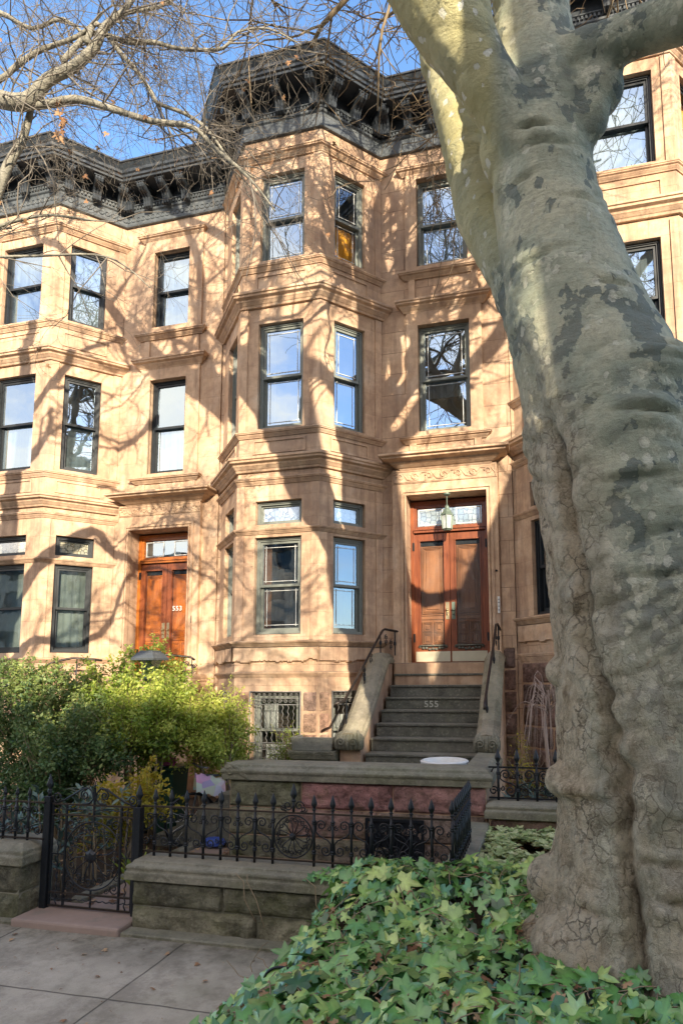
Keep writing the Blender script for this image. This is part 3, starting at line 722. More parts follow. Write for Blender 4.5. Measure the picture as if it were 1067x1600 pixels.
for sx,xc,w in (('l',-2.615,.175),('r',-.775,.15)):
    m = MB(); x0,x1 = xc-w+.03, xc+w-.03
    poly = [(8.12,-.1),(8.12,1.14),(8.3,1.22),(9.5,2.14),(9.6,2.27),(9.99,2.27),(9.99,-.1)]
    k = len(poly); m.add([(x0,y,z) for y,z in poly]+[(x1,y,z) for y,z in poly],[tuple(range(k)),tuple(range(k,2*k))]+[(i,(i+1)%k,k+(i+1)%k,k+i) for i in range(k)])
    m.build('side_wall', M['pink'] if sx=='l' else M['trim'], stoop)
    c = coping(xc,w,[(8.06,1.16),(8.12,1.18),(8.28,1.26),(8.6,1.48),(9.1,1.88),(9.5,2.2),(9.6,2.27),(9.7,2.29),(9.99,2.29)]).build('coping', M['copW'], stoop, smooth=False, bevel=.006)
    # carved leaf block ending the coping
    n = MB(); R = .105
    for j in range(7):
        aa = -w+.02+(2*w-.04)*j/6
        n.tube([(xc+aa*.9,8.13-.05,1.08),(xc+aa,8.0+.01*abs(j-3),1.11),(xc+aa*1.05,7.985+.012*abs(j-3),1.18),(xc+aa*.9,8.04,1.28),(xc+aa*.55,8.16,1.33)],[.02,.032,.036,.03,.015],6)
    n.sweep([(xc-w,8.12),(xc-w,8.04),(xc+w,8.04),(xc+w,8.12)],[(-.05,1.08),(.0,1.08),(.02,1.12),(.02,1.22),(-.01,1.28),(-.05,1.29)])
    for sg in (-1,1): n.tube(spiral((xc+sg*w*.5,7.965,1.19),.055,1.5,0 if sg>0 else pi,sg,16),.012,5)
    n.build('carved_leaf', M['grey'], c, smooth=True)
# iron handrails
def handrail(pts, posts, name='handrail'):
    h = MB().tube(pts,[.02]*len(pts),8).build(name, M['ironrail'], stoop, smooth=True)
    for (p,q) in posts:
        mb = MB().tube([p,q],.011,6); mb.lathe(((p[0]+q[0])/2,(p[1]+q[1])/2,(p[2]+q[2])/2),[(.01,-.04),(.022,-.02),(.022,.02),(.01,.04)],8)
        mb.build('baluster', M['iron'], h)
    return h
lp = [(-2.83,8.10,1.66),(-2.80,8.06,1.69),(-2.76,8.12,1.71),(-2.73,8.2,1.72),(-2.70,8.5,1.93),(-2.62,9.2,2.45),(-2.575,9.7,2.80),(-2.56,9.78,2.83),(-2.50,9.86,2.82),(-2.34,9.97,2.79)]
h = handrail(lp,[((-2.72,8.27,1.25),(-2.72,8.27,1.76)),((-2.60,9.66,2.42),(-2.60,9.66,2.78)),((-2.42,9.90,2.40),(-2.42,9.90,2.80)),((-2.66,8.95,1.80),(-2.66,8.95,2.25))])
s = MB()
for (a,b,c) in ((-2.66,8.95,2.12),(-2.64,9.25,2.35),(-2.54,9.80,2.66),(-2.47,9.86,2.58)):
    for sg in (-1,1): s.tube(spiral((a,b,c+.04*sg),.045,1.4,pi/2*sg,sg,14,(.35,.94,0)),.007,5)
s.build('scrollwork', M['iron'], h, smooth=True)
rp = [(-.80,8.12,1.62),(-.80,8.15,1.68),(-.80,8.25,1.74),(-.79,8.6,2.0),(-.76,9.3,2.52),(-.75,9.72,2.85),(-.73,9.78,2.86),(-.70,9.95,2.78)]
h = handrail(rp,[((-.80,8.45,1.35),(-.80,8.45,1.88)),((-.76,9.3,2.1),(-.76,9.3,2.5)),((-.72,9.78,2.45),(-.72,9.78,2.84))])
s = MB()
for (a,b,c) in ((-.72,9.82,2.7),(-.74,9.6,2.6)):
    for sg in (-1,1): s.tube(spiral((a,b,c+.04*sg),.045,1.4,pi/2*sg,sg,14,(.1,.99,0)),.007,5)
s.build('scrollwork', M['iron'], h, smooth=True)
MB().box(-3.6,-.78,6.9,8.25,.0,.84).build('landing', M['step'], stoop, bevel=.01)
for k in range(4): MB().box(-3.6-.28*(k+1),-3.6-.28*k-.002,6.9,8.1,-.1,.84-.17*(k+1)).build('step', M['step'], stoop, bevel=.01)

# ------------------------------------------------------------------ parapet wall round the stoop landing
pw = empty('parapet_wall', (-2.1,6.75,0), 'low parapet wall of red and mossy stone around the stoop landing', 'wall')
F6 = FY(6.63)
pal6 = lambda r,i: ({2:[MOS[0],RED[0],RED[1]],1:[MOS[1],RED[2],(.27,.2,.16)],0:[MOS[2],(.22,.18,.14),(.24,.18,.15)]}[r][min(i,2)])
rough_blocks('rough_facing',F6,-3.58,-.66,-.02,.90,3,[(0,.35,.7,1),(0,.25,.6,1),(0,.3,.66,1)],pal6,pw,.0,.045,3,.025)
mb = MB().box(-3.58,-.66,6.635,6.87,-.02,.9); mb.box(-.90,-.66,6.86,8.1,-.02,.93); mb.build('core', M['pink'], pw)
cp = [( -.10,.895),(.055,.895),(.055,.965),(.065,.975),(.07,1.0),(.05,1.02),(.03,1.035),(.015,1.06),(-.02,1.083),(-.10,1.09)]
MB().sweep([(-3.6,6.80),(-3.6,6.62),(-.645,6.62),(-.645,8.05)],[(-.24 if o<-.05 else o,z) for o,z in cp]).build('coping', M['grey'], pw, bevel=.006)
n = MB()
for j in range(4): n.tube(spiral((-3.55,6.585-.006*j,.99),.085-.012*j,1.3+.1*j,pi*.9,-1,18),.014,6)
for j in range(5): n.tube([(-3.60+.035*j,6.59,1.075-.012*j),(-3.5+.035*j,6.57,1.05-.025*j),(-3.44+.03*j,6.57,.98-.02*j),(-3.40+.02*j,6.59,.90)],.016,6)
n.build('carved_scroll', M['grey'], pw, smooth=True)
g = MB().fbox(F6,-1.93,-1.33,.03,.035,.10,.52); gb = g.build('vent_dark_plate', M['iron'], pw)  # flat black plate stands in for the dark of the vent opening
g = MB().frame_rect(F6,-1.95,-1.31,.08,.54,.03,.02,.06)
for k in range(13):
    a = pi*k/12; g.tube([F6(-1.63,.05,.13),F6(-1.63+.27*cos(a),.05,.13+.36*sin(a))],.007,5)
    g.tube(spiral(F6(-1.63+.25*cos(a),.05,.13+.33*sin(a)),.035,1.2,a,1,10),.005,4)
for r in (.1,.2): g.tube([F6(-1.63+r*cos(pi*k/12),.055,.13+r*1.3*sin(pi*k/12)) for k in range(13)],.007,5)
g.build('vent_grille', M['iron'], pw, smooth=False)

# ------------------------------------------------------------------ front boundary wall, left wall, right wall
fw = empty('garden_wall', (-2.1,4.8,0), 'low mossy stone wall right of the iron gate, under the long fence', 'wall', 'low stone front walls')
F4 = FY(4.68)
rough_blocks('rough_facing',F4,-3.39,-.72,-.03,.40,2,[(0,.42,.75,1),(0,.31,.66,1)],MOS,fw,.0,.05,11,.022)
MB().box(-3.38,-.72,4.685,4.93,-.05,.41).build('core', M['grey'], fw)
capf = [(-.25,.395),(.045,.395),(.045,.455),(.035,.465),(.03,.475),(.035,.485),(.04,.495),(.03,.51),(.0,.525),(-.01,.545),(-.25,.55)]
MB().sweep([(-3.40,4.92),(-3.40,4.67),(-.68,4.67),(-.68,4.92)],[(max(o,-.12),z) for o,z in capf]).build('coping', M['grey'], fw, bevel=.006)
MB().box(-3.30,-.76,4.74,4.9,.50,.548).build('coping_top', M['grey'], fw)
MB().box(-.86,-.62,4.9,6.6,.0,.55).build('side_kerb', M['grey'], fw, bevel=.01)
lw = empty('garden_wall', (-6,4.8,0), 'low mossy stone wall left of the iron gate, ending in a capped pier', 'wall', 'low stone front walls')
F45 = FY(4.60)
rough_blocks('rough_facing',F45,-9.0,-4.44,-.02,.46,2,7,MOS,lw,.0,.035,12,.03)
FS = Frame(-4.44,4.6,-4.44,4.98)
rough_blocks('rough_facing',FS,.0,.37,-.02,.46,2,1,MOS,lw,.0,.012,13,.035)
MB().box(-9,-4.445,4.605,4.97,-.05,.47).build('core', M['grey'], lw)
MB().sweep([(-9,4.60),(-4.43,4.60),(-4.43,4.98)],[(-.3,.455),(.035,.455),(.035,.53),(.02,.54),(.015,.57),(-.06,.625),(-.3,.63)]).build('coping', M['grey'], lw, bevel=.006)
rw = empty('garden_wall', (.4,6.6,.3), 'low stone wall beyond the green ground cover, right of the stoop', 'wall', 'low stone front walls')
F65 = FY(6.56)
rough_blocks('rough_facing',F65,-.62,3.0,.1,.60,1,4,[(.16,.09,.08),(.2,.12,.1)],rw,.0,.02,21)
MB().box(-.62,3.0,6.565,6.85,.1,.61).build('core', M['pink'], rw)
MB().sweep([(-.63,6.8),(-.63,6.55),(3,6.55)],[(-.2,.60),(.04,.60),(.04,.675),(.02,.69),(.03,.72),(.01,.745),(-.05,.765),(-.2,.77)]).build('coping', M['grey'], rw, bevel=.006)

# ------------------------------------------------------------------ ironwork
def finial(mb, x, y, z, s=1.):
    mb.lathe((x,y,z),[(.012*s,-.02*s),(.02*s,-.012*s),(.012*s,-.004*s),(.012*s,.006*s),(.026*s,.03*s),(.024*s,.045*s),(.012*s,.085*s),(.002*s,.115*s)],8)
def fence_post(par, x, y, z0, z1, r=.011, s=1.):
    mb = MB().tube([(x,y,z0-.05),(x,y,z1)],r,8)
    for zz in (z0+.07,z1-.09): mb.lathe((x,y,zz),[(r,-.02),(r*1.7,-.012),(r*1.7,-.004),(r*1.15,0),(r*1.7,.004),(r*1.7,.012),(r,.02)],8)
    p = mb.build('post', M['iron'], par, smooth=True)
    f = MB(); finial(f,x,y,z1+.02,s); f.build('finial', M['iron'], p, smooth=True); return p
def scroll_panel(mb, P0, P1, z0, z1, flip, r=.0062):
    # S-shaped bar with a curl at each end between two posts, plus a small counter curl
    P0 = Vector(P0); P1 = Vector(P1); ax = (P1-P0); L = ax.length; ax.normalize(); h = z1-z0
    def pt(a,z): return P0+ax*(a*L)+Vector((0,0,z0+z*h-P0.z))
    s = 1 if not flip else -1; X = lambda a: a if s > 0 else 1-a
    R = L*.27
    top = spiral(pt(X(.62),.76), R, 1.45, 0 if s>0 else pi, s, 20, ax)
    bot = spiral(pt(X(.38),.24), R, 1.45, pi if s>0 else 0, s, 20, ax)
    mid = [pt(X(.90),.62),pt(X(.72),.54),pt(X(.5),.5),pt(X(.28),.46),pt(X(.10),.38)]
    pts = top[::-1]+mid+bot
    mb.tube(pts,[r*.7]*4+[r]*(len(pts)-8)+[r*.7]*4,5)
    for a,z,rr in ((.2,.70,.13),(.8,.30,.13)): mb.tube(spiral(pt(X(a),z),L*rr,1.2,pi/2,s,12,ax),r*.8,4)
def medallion(par, c, r, ax=(1,0,0), rays=12, tr=.007, curls=True, name='medallion'):
    c = Vector(c); ax = Vector(ax); Z = Vector((0,0,1)); mb = MB()
    P = lambda a,rr: c+ax*(rr*cos(a))+Z*(rr*sin(a))
    mb.tube([P(2*pi*k/40,r) for k in range(41)],tr,5,False)
    for k in range(rays):
        a = 2*pi*k/rays+.13; mb.tube([P(a,.02),P(a,r*.62),P(a+.12,r*.8)],tr*.7,5)
        if curls:
            mb.tube(spiral(P(a+.26,r*.78),r*.13,1.3,a,1,12,ax),tr*.7,4); mb.tube(spiral(P(a-.02,r*.80),r*.10,1.3,a+pi,-1,12,ax),tr*.6,4)
    m = mb.build(name, M['iron'], par, smooth=True)
    h = MB(); q = c+Vector((0,-.012,0)); n = ax.cross(Z)
    rg = [(.008,-.0),(.03,.006),(.036,.02),(.02,.034),(.006,.038)]
    base=len(h.v)
    for rr,oo in rg:
        for j in range(12):
            a=2*pi*j/12; w=rr*(1 if j%2 else .8)*(r/.2)**1.2*1.15; h.v.append(tuple(c+ax*w*cos(a)+Z*w*sin(a)+n*oo))
    for i in range(4):
        for j in range(12): a=i*12+j; b=i*12+(j+1)%12; h.f.append((a,b,b+12,a+12))
    h.f.append(tuple(range(48,60))); h.build('hub', M['iron'], m)
    return m
fe = empty('iron_fence', (-2.0,4.81,.55), 'long black iron fence with spear finials and a round medallion, above the ivy', 'fence', 'black iron fences')
posts = [-3.293,-3.139,-2.993,-2.831,-2.671,-2.519,-2.364,-2.205,-1.851,-1.694,-1.539,-1.376,-1.215,-1.057,-.896,-.738]
Yw = 4.81; zb_,zt_ = .585,.955
for x in posts: fence_post(fe,x,Yw,zb_,zt_+.02,.0115,.95)
for z in (zt_,zb_): MB().box(-3.42,-.73,Yw-.011,Yw+.011,z-.007,z+.007).build('rail', M['ironrail'], fe)
for i in range(len(posts)-1):
    a,b = posts[i],posts[i+1]
    mb = MB()
    if b-a > .3: continue
    scroll_panel(mb,(a,Yw,0),(b,Yw,0),zb_,zt_,i%2==0); mb.build('scrollwork', M['iron'], fe, smooth=True)
mb = MB(); scroll_panel(mb,(-3.42,Yw,0),(-3.293,Yw,0),zb_,zt_,False); mb.build('scrollwork', M['iron'], fe, smooth=True)
medallion(fe,(-2.028,Yw,.77),.165)
mb = MB().tube([(-2.028,Yw,zt_),(-2.028,Yw,1.05)],.011,6); finial(mb,-2.028,Yw,1.06,1.1)
for s_ in (-1,1):
    mb.tube(spiral((-2.028+s_*.05,Yw,1.01),.04,1.4,0,s_,14),.006,5); mb.tube([(-2.028+s_*.09,Yw,1.0),(-2.028+s_*.1,Yw,.975),(-2.028+s_*.06,Yw,.965)],.006,5); mb.tube(spiral((-2.028+s_*.09,Yw,.985),.03,1.2,0,-s_,10),.005,4)
mb.build('crest', M['iron'], fe, smooth=True)
ys = [4.81+.097*i for i in range(1,11)]
for y in ys: fence_post(fe,-.728,y,zb_,zt_+.02,.0115,.95)
for z in (zt_,zb_): MB().box(-.739,-.717,4.822,5.80,z-.007,z+.007).build('rail', M['ironrail'], fe)
for i in range(10):
    mb = MB(); scroll_panel(mb,(-.728,4.81+.097*i,0),(-.728,4.81+.097*(i+1),0),zb_,zt_,i%2==0); mb.build('scrollwork', M['iron'], fe, smooth=True)
fl = empty('iron_fence', (-5.5,4.75,.62), 'black iron fence with scrollwork on the capped wall left of the gate', 'fence', 'black iron fences')
xs = [-4.53-.132*i for i in range(14)]
for x in xs: fence_post(fl,x,4.75,.64,.985,.0115,.7)
for z in (.956,.645): MB().box(-6.3,-4.36,4.74,4.762,z-.007,z+.007).build('rail', M['ironrail'], fl)
for i,x in enumerate([-4.37]+xs[:-1]):
    mb = MB(); scroll_panel(mb,(xs[i],4.75,0),(x,4.75,0),.645,.956,i%2==0); mb.build('scrollwork', M['iron'], fl, smooth=True)
fr2 = empty('iron_fence', (.3,6.65,.76), 'short black iron fence on the low wall right of the stoop', 'fence', 'black iron fences')
xs = [-.53+.195*i for i in range(12)]
for x in xs: fence_post(fr2,x,6.65,.80,1.13,.0135,1.25)
for z in (1.10,.79): MB().box(-.63,1.7,6.64,6.66,z-.008,z+.008).build('rail', M['iron'], fr2)
for i in range(11):
    mb = MB(); scroll_panel(mb,(xs[i],6.65,0),(xs[i+1],6.65,0),.79,1.10,i%2==0,.008); mb.build('scrollwork', M['iron'], fr2, smooth=True)
mb = MB(); mb.tube([(-.60,6.65,1.05),(-.58,6.65,1.09),(-.53,6.65,1.1)],.008,5); mb.tube(spiral((-.58,6.65,.86),.05,1.4,0,1,14),.008,5); mb.build('scrollwork', M['iron'], fr2, smooth=True)
# gate
gt = empty('iron_gate', (-3.88,4.78,.05), 'ornate black iron garden gate with a round sunburst between two square posts', 'gate')
for x,zt2 in ((-4.345,1.03),(-3.43,.97)):
    p = MB().box(x-.032,x+.032,4.75,4.81,.02,zt2-.02).build('gate_post', M['iron'], gt, bevel=.004)
    f = MB().tube([(x,4.78,zt2-.03),(x,4.78,zt2+.04)],.016,8); finial(f,x,4.78,zt2+.04,1.15); f.build('finial', M['iron'], p, smooth=True)
Yg = 4.78; gx0,gx1 = -4.305,-3.47
for nm,z in (('rail',.945),('rail',.855),('rail',.195),('rail',.085)): MB().box(gx0,gx1,Yg-.009,Yg+.009,z-.007,z+.007).build(nm, M['ironrail'], gt)
for x in (gx0+.008,-4.155,-3.60,gx1-.008): MB().box(x-.008,x+.008,Yg-.008,Yg+.008,.08,.945).build('upright', M['iron'], gt)
for x in (-4.23,-3.54):
    mb = MB().tube([(x+.006*sin(k*1.3),Yg+.006*cos(k*1.3),.085+.86*k/60) for k in range(61)],.0055,5); mb.build('twisted_bar', M['iron'], gt)
for z in (.905,.145):
    mb = MB().tube([(gx0+(gx1-gx0)*k/60,Yg+.005*cos(k*1.3),z+.005*sin(k*1.3)) for k in range(61)],.005,5); mb.build('twisted_bar', M['iron'], gt)
cx,cz = -3.877,.52
medallion(gt,(cx,Yg,cz),.285,(1,0,0),12,.0075)
mb = MB().box(cx-.006,cx+.006,Yg-.006,Yg+.006,.085,.235); mb.box(cx-.007,cx+.007,Yg-.007,Yg+.007,.805,1.08)
mb.box(gx0,cx-.28,Yg-.005,Yg+.005,cz-.005,cz+.005); mb.box(cx+.28,gx1,Yg-.005,Yg+.005,cz-.005,cz+.005)
mb.build('cross_bar', M['iron'], gt)
for sx in (-1,1):
    for sz in (-1,1):
        x,z = cx+sx*.225, cz+sz*.26; mb = MB()
        mb.tube(spiral((x,Yg,z),.05,1.4,0,sx*sz,14),.006,5); mb.tube(spiral((x-sx*.07,Yg,z+sz*.03),.028,1.3,0,-sx*sz,12),.005,4); mb.tube(spiral((x+sx*.02,Yg,z-sz*.09),.03,1.3,0,sx*sz,12),.005,4)
        mb.build('corner_scroll', M['iron'], gt, smooth=True)
mb = MB()
for sx in (-1,1):
    x = lambda a: cx+sx*a
    mb.tube([(x(.40),Yg,.95),(x(.30),Yg,.985),(x(.20),Yg,1.04),(x(.12),Yg,1.085),(x(.06),Yg,1.09),(x(.02),Yg,1.05),(x(.012),Yg,1.0),(x(.05),Yg,.96),(x(.12),Yg,.955)],.0085,6)
    mb.tube(spiral((x(.10),Yg,1.03),.045,1.5,pi/2,-sx,16),.007,5); mb.tube(spiral((x(.38),Yg,1.0),.05,1.5,-pi/2,sx,16),.0075,5)
mb.tube([(cx,Yg,1.08),(cx,Yg,1.15)],[.008,.003],6); mb.build('crest', M['iron'], gt, smooth=True)

# ------------------------------------------------------------------ things standing in the yards
ln_ = empty('hanging_lantern', (-1.52,9.93,5.0), 'pale green metal lantern with glass sides hanging over the front door', 'lantern')
def ngon_tube(c, prof, seg, name, mat, par):
    return MB().lathe(c,[(r*.8,z*.8) for r,z in prof],seg).build(name, mat, par)
c = (-1.52,9.93,4.44); k_ = .8
ngon_tube(c,[(.01,.0),(.07,.01),(.085,.03),(.105,.045)],6,'base',M['patina'],ln_)
mb = MB()
for j in range(6):
    a = 2*pi*(j+.5)/6; mb.tube([(c[0]+.08*cos(a),c[1]+.08*sin(a),c[2]+.032),(c[0]+.104*cos(a),c[1]+.104*sin(a),c[2]+.264)],.009,5)
mb.build('lantern_frame', M['patina'], ln_)
m = NT('frosted lantern glass'); M['frost'] = m.done(m.n('ShaderNodeMixShader',{0:.45,1:m.bsdf((.72,.76,.74),.2),2:m.n('ShaderNodeBsdfTransparent').outputs[0]}).outputs[0])
ngon_tube(c,[(.094,.045),(.122,.325)],6,'lantern_glass',M['frost'],ln_)
ngon_tube(c,[(.14,.325),(.145,.345),(.10,.40),(.085,.44),(.05,.47),(.045,.52),(.03,.54),(.012,.56)],6,'cap',M['patina'],ln_)
MB().tube([(c[0],c[1],c[2]+.44),(c[0],c[1],5.07)],.008,6).lathe((c[0],c[1],5.06),[(.05,-.01),(.06,.0),(.06,.02)],10).build('hook', M['patina'], ln_)
lm = empty('lamp_post', (-5.3,7.5,0), 'black post lantern standing among the bushes in front of house 553', 'street lamp')
c = (-5.3,7.5,0)
MB().tube([(c[0],c[1],0),(c[0],c[1],2.0)],[.035,.028],10).lathe((c[0],c[1],0),[(.09,0),(.09,.06),(.06,.1),(.05,.3),(.035,.34)],10).build('pole', M['iron'], lm, smooth=True)
MB().lathe((c[0],c[1],2.0),[(.03,0),(.08,.03),(.085,.05)],4).build('base', M['iron'], lm)
MB().lathe((c[0],c[1],2.05),[(.08,0),(.15,.26)],4).build('lantern_glass', M['glassD'], lm)
MB().lathe((c[0],c[1],2.3),[(.245,0),(.25,.025),(.17,.10),(.15,.11),(.14,.13),(.02,.135)],4).build('lamp_roof', M['corniceL'], lm)
pt_ = empty('planter_box', (-3.13,8.2,1.05), 'rectangular granite planter box on the ledge left of the stoop', 'planter')
mb = MB(); mb.sweep([(-3.44,8.38),(-3.44,8.02),(-2.83,8.02),(-2.83,8.38)],[(-.16,1.058),(-.02,1.058),(.0,1.24),(-.035,1.24),(-.045,1.19),(-.16,1.19)]).build('trough', M['stucco'], pt_, bevel=.006)
MB().box(-3.40,-2.87,8.07,8.37,1.06,1.20).build('soil', mat_plain('soil dark',(.045,.032,.022),.95,0,.4,20,.5), pt_)
lg = MB().sweep([(-3.42,8.6),(-3.42,8.03),(-2.79,8.03)],mprof(.95,1.056,.04,-.4)).box(-3.4,-2.8,8.06,8.6,.0,.955).build('planter_ledge', M['grey'], stoop)
po = empty('round_pot', (-1.17,7.12,.84), 'round white pot on the landing behind the parapet wall', 'pot')
MB().lathe((-1.17,7.12,.84),[(.17,0),(.2,.02),(.245,.20),(.27,.215),(.275,.25),(.255,.262),(.235,.25),(.225,.16)],28).build('bowl', M['white'], po, smooth=False)
# bin, bicycle, bags
gb_ = empty('garbage_bin', (-4.93,7.45,0), 'dark green plastic bin under the bushes with clothes piled on top', 'bin')
mb = MB(); mb.add([(-5.09,7.28,.03),(-4.77,7.28,.03),(-4.77,7.6,.03),(-5.09,7.6,.03),(-5.13,7.24,.88),(-4.73,7.24,.88),(-4.73,7.64,.88),(-5.13,7.64,.88)],[(0,3,2,1),(4,5,6,7),(0,1,5,4),(1,2,6,5),(2,3,7,6),(3,0,4,7)])
mb.build('body', mat_plain('green plastic',(.01,.055,.035),.5,0,.1), gb_, bevel=.02)
MB().box(-5.15,-4.71,7.22,7.66,.86,.90).build('rim', mat_plain('green plastic rim',(.012,.07,.045),.5), gb_, bevel=.01)
def lump(name, c, r, mat, label, cat, sc=(1,1,1), seed=0):
    import bmesh
    b = bmesh.new(); bmesh.ops.create_icosphere(b, subdivisions=4, radius=r)
    for v in b.verts:
        k = 1+.28*noise.noise(v.co*(2.2/r*.5)+Vector((seed,0,0)))+.10*noise.noise(v.co*(7/r*.5)+Vector((seed,4,0)))
        v.co = Vector((v.co.x*k*sc[0],v.co.y*k*sc[1],max(v.co.z*k*sc[2],-r*.6*sc[2])))
    me = bpy.data.meshes.new(name); b.to_mesh(me); b.free(); me.polygons.foreach_set('use_smooth',[True]*len(me.polygons))
    o = link_mesh(name, me, mat); o.location = c; return tag(o,label,cat)
lump('clothes_pile',(-5.0,7.4,.97),.17,mat_plain('white striped cloth',(.5,.52,.58),.9,0,.5,16,.6),'crumpled white and grey cloth on top of the green bin','cloth',(1,.8,.7),3)
lump('clothes_pile',(-4.83,7.33,.96),.09,mat_plain('pink cloth',(.62,.14,.36),.9,0,.3,16,.6),'small bundle of bright pink cloth on the green bin','cloth',(1,.8,.8),8)
lump('tarp',(-3.90,6.85,.12),.10,mat_plain('blue plastic sheet',(.06,.12,.5),.4,0,.4,9,.6),'crumpled blue plastic sheet on the path beside the parapet wall','plastic sheet',(1.4,1,.55),5)
bk = empty('bicycle', (-4.0,7.1,0), 'parked bicycle with a colourful patterned cover beside the parapet wall', 'bicycle')
for (x,y) in ((-4.28,6.98),(-3.92,7.42)):
    mb = MB(); d = Vector((.63,.77,0)); cc = Vector((x,y,.33))
    mb.tube([cc+d*(.31*cos(2*pi*k/36))+Vector((0,0,.31*sin(2*pi*k/36))) for k in range(37)],.018,6,False)
    w = mb.build('wheel', M['iron'], bk, smooth=True); s = MB()
    for k in range(14): s.tube([cc,cc+d*(.30*cos(2*pi*k/14))+Vector((0,0,.30*sin(2*pi*k/14)))],.0025,4)
    s.build('spokes', M['white'], w)
mb = MB(); A=Vector((-4.28,6.98,.33)); B=Vector((-3.92,7.42,.33)); Cc=Vector((-4.1,7.2,.3)); S_=Vector((-4.0,7.3,.82)); Hh=Vector((-4.22,7.05,.85))
for p,q in ((A,Hh),(Hh,S_),(S_,Cc),(Cc,Hh),(S_,B),(Cc,B)): mb.tube([p,q],.016,6)
mb.tube([Hh+Vector((-.2,.17,.12)),Hh+Vector((0,0,.1)),Hh+Vector((.2,-.17,.12))],.012,6); mb.build('frame', M['corniceL'], bk, smooth=True)
m = NT('patterned cover'); co = m.coord(); v = m.n('ShaderNodeTexVoronoi',{'Vector':co,'Scale':9.}).outputs['Color']
M['cover'] = m.done(m.bsdf(m.mix(.6,m.mix(.4,v,(.25,.35,.6)),(.45,.38,.38)),.6,m.bump(m.noise(12,3,.6,co),.5,.02)))
mb = MB(); N=10
for i in range(N+1):
    for j in range(7):
        a=-1+2*j/6; x=-4.34+.42*i/N; mb.v.append((x*.62-1.52+.06*a,6.93+.24*i/N-.06*a,.90-.22*a*a-.10*i/N+.015*sin(i*2+j)))
for i in range(N):
    for j in range(6): q=i*7+j; mb.f.append((q,q+7,q+8,q+1))
mb.build('cover', M['cover'], bk, smooth=True, fix=False)
# ------------------------------------------------------------------ ground
def sheet(name, x0,x1,y0,y1,z, mat, hfun=None, n=1):
    mb = MB(); nx=ny=n
    if hfun: nx = int((x1-x0)/n); ny = int((y1-y0)/n)
    for i in range(nx+1):
        for j in range(ny+1):
            x=x0+(x1-x0)*i/nx; y=y0+(y1-y0)*j/ny; mb.v.append((x,y,z if not hfun else hfun(x,y)))
    for i in range(nx):
        for j in range(ny): q=i*(ny+1)+j; mb.f.append((q,q+ny+1,q+ny+2,q+1))
    o = mb.build(name, mat, None, smooth=bool(hfun), fix=False); return tag(o, kind='structure')
m = NT('concrete flags'); co = m.coord(); n1 = m.noise(1.3,8,.65,co); n2 = m.noise(40,5,.7,co); n3 = m.noise(6,6,.7,co)
base = m.ramp(n1,[(.3,(.31,.275,.215)),(.7,(.56,.50,.40))])
base = m.mix(m.math('MULTIPLY',m.ramp(n2,[(.5,0.),(.7,1.)]),.4), base,(.38,.35,.31))
base = m.mix(m.math('MULTIPLY',m.ramp(n3,[(.5,0.),(.75,1.)]),.4), base,(.09,.08,.068))
base = m.mix(m.math('MULTIPLY',m.ramp(m.noise(.8,5,.6,m.mapv(co,(1,1,1),(5,2,0))),[(.52,0.),(.66,1.)]),.35), base,(.13,.145,.06))
sp = m.n('ShaderNodeSeparateXYZ',{0:co}); wob = m.math('MULTIPLY',m.math('SUBTRACT',m.noise(3,3,.5,co),.5),.03)
def jl(a, per, off):
    f = m.math('ABSOLUTE',m.math('SUBTRACT',m.math('FRACT',m.math('DIVIDE',m.math('ADD',m.math('ADD',a,wob),off),per)),.5))
    return m.ramp(f,[(0.,1.),(.011/per,0.)])
J = m.math('MAXIMUM', jl(sp.outputs[0],1.5,2.8+.75), jl(sp.outputs[1],1.55,.22))
base = m.mix(m.math('MULTIPLY',m.ramp(m.noise(110,3,.8,co),[(.6,0.),(.66,1.)]),.5), base,(.16,.14,.12))
base = m.mix(m.math('MULTIPLY',m.ramp(m.noise(75,3,.8,m.mapv(co,(1,1,1),(3,3,3))),[(.66,0.),(.7,1.)]),.6), base,(.72,.68,.6))
base = m.mix(m.math('MULTIPLY',m.math('MULTIPLY',m.ramp(m.math('DIVIDE',sp.outputs[1],10.),[(.40,0.),(.45,1.)]),m.ramp(n3,[(.35,.3),(.6,1.)])),.75), base,(.10,.085,.055))
base = m.mix(m.math('MULTIPLY',m.ramp(m.noise(2.3,8,.75,m.mapv(co,(1,1,1),(9,2,0))),[(.5,0.),(.6,1.)]),.4), base,(.15,.13,.10))
base = m.mix(m.math('MULTIPLY',J,.85), base,(.035,.03,.025))
M['walk'] = m.done(m.bsdf(base,.9,m.bump(m.math('SUBTRACT',m.math('ADD',m.math('MULTIPLY',n2,.3),m.math('MULTIPLY',n3,.4)),J),.5,.008),spec=.2))
M['asphalt'] = mat_plain('asphalt',(.05,.05,.052),.9,0,.3,12,.5)
M['soil'] = mat_plain('garden soil',(.075,.05,.032),.95,0,.45,7,.8,.2,(.16,.11,.07),.02)
M['path'] = mat_plain('pink concrete path',(.36,.27,.225),.9,0,.25,3,.4,.2,(.22,.2,.17))
sheet('terrain',-400,400,-400,400,-.30,M['soil'])
sheet('sidewalk',-45,45,-3.0,4.56,0.,M['walk'])
sheet('road',-45,45,-14.0,-3.15,-.14,M['asphalt']); sheet('sidewalk',-45,45,-19.,-14.15,0.,M['walk'])
for y in (-3.15,-14.15): tag(MB().box(-45,45,y,y+.15,-.29,.004).build('kerb',M['grey']),kind='structure')
def yh(x,y):
    return .012+.36*max(0,min(1,(x+.75)/.3))+.03*noise.noise(Vector((x*2,y*2,0)))
sheet('garden_soil',-14,6,4.93,10.2,0,M['soil'],yh,.12)
tag(MB().box(-4.1,-3.62,4.93,8.9,-.1,.055).build('garden_path',M['path'],bevel=.01),kind='structure')
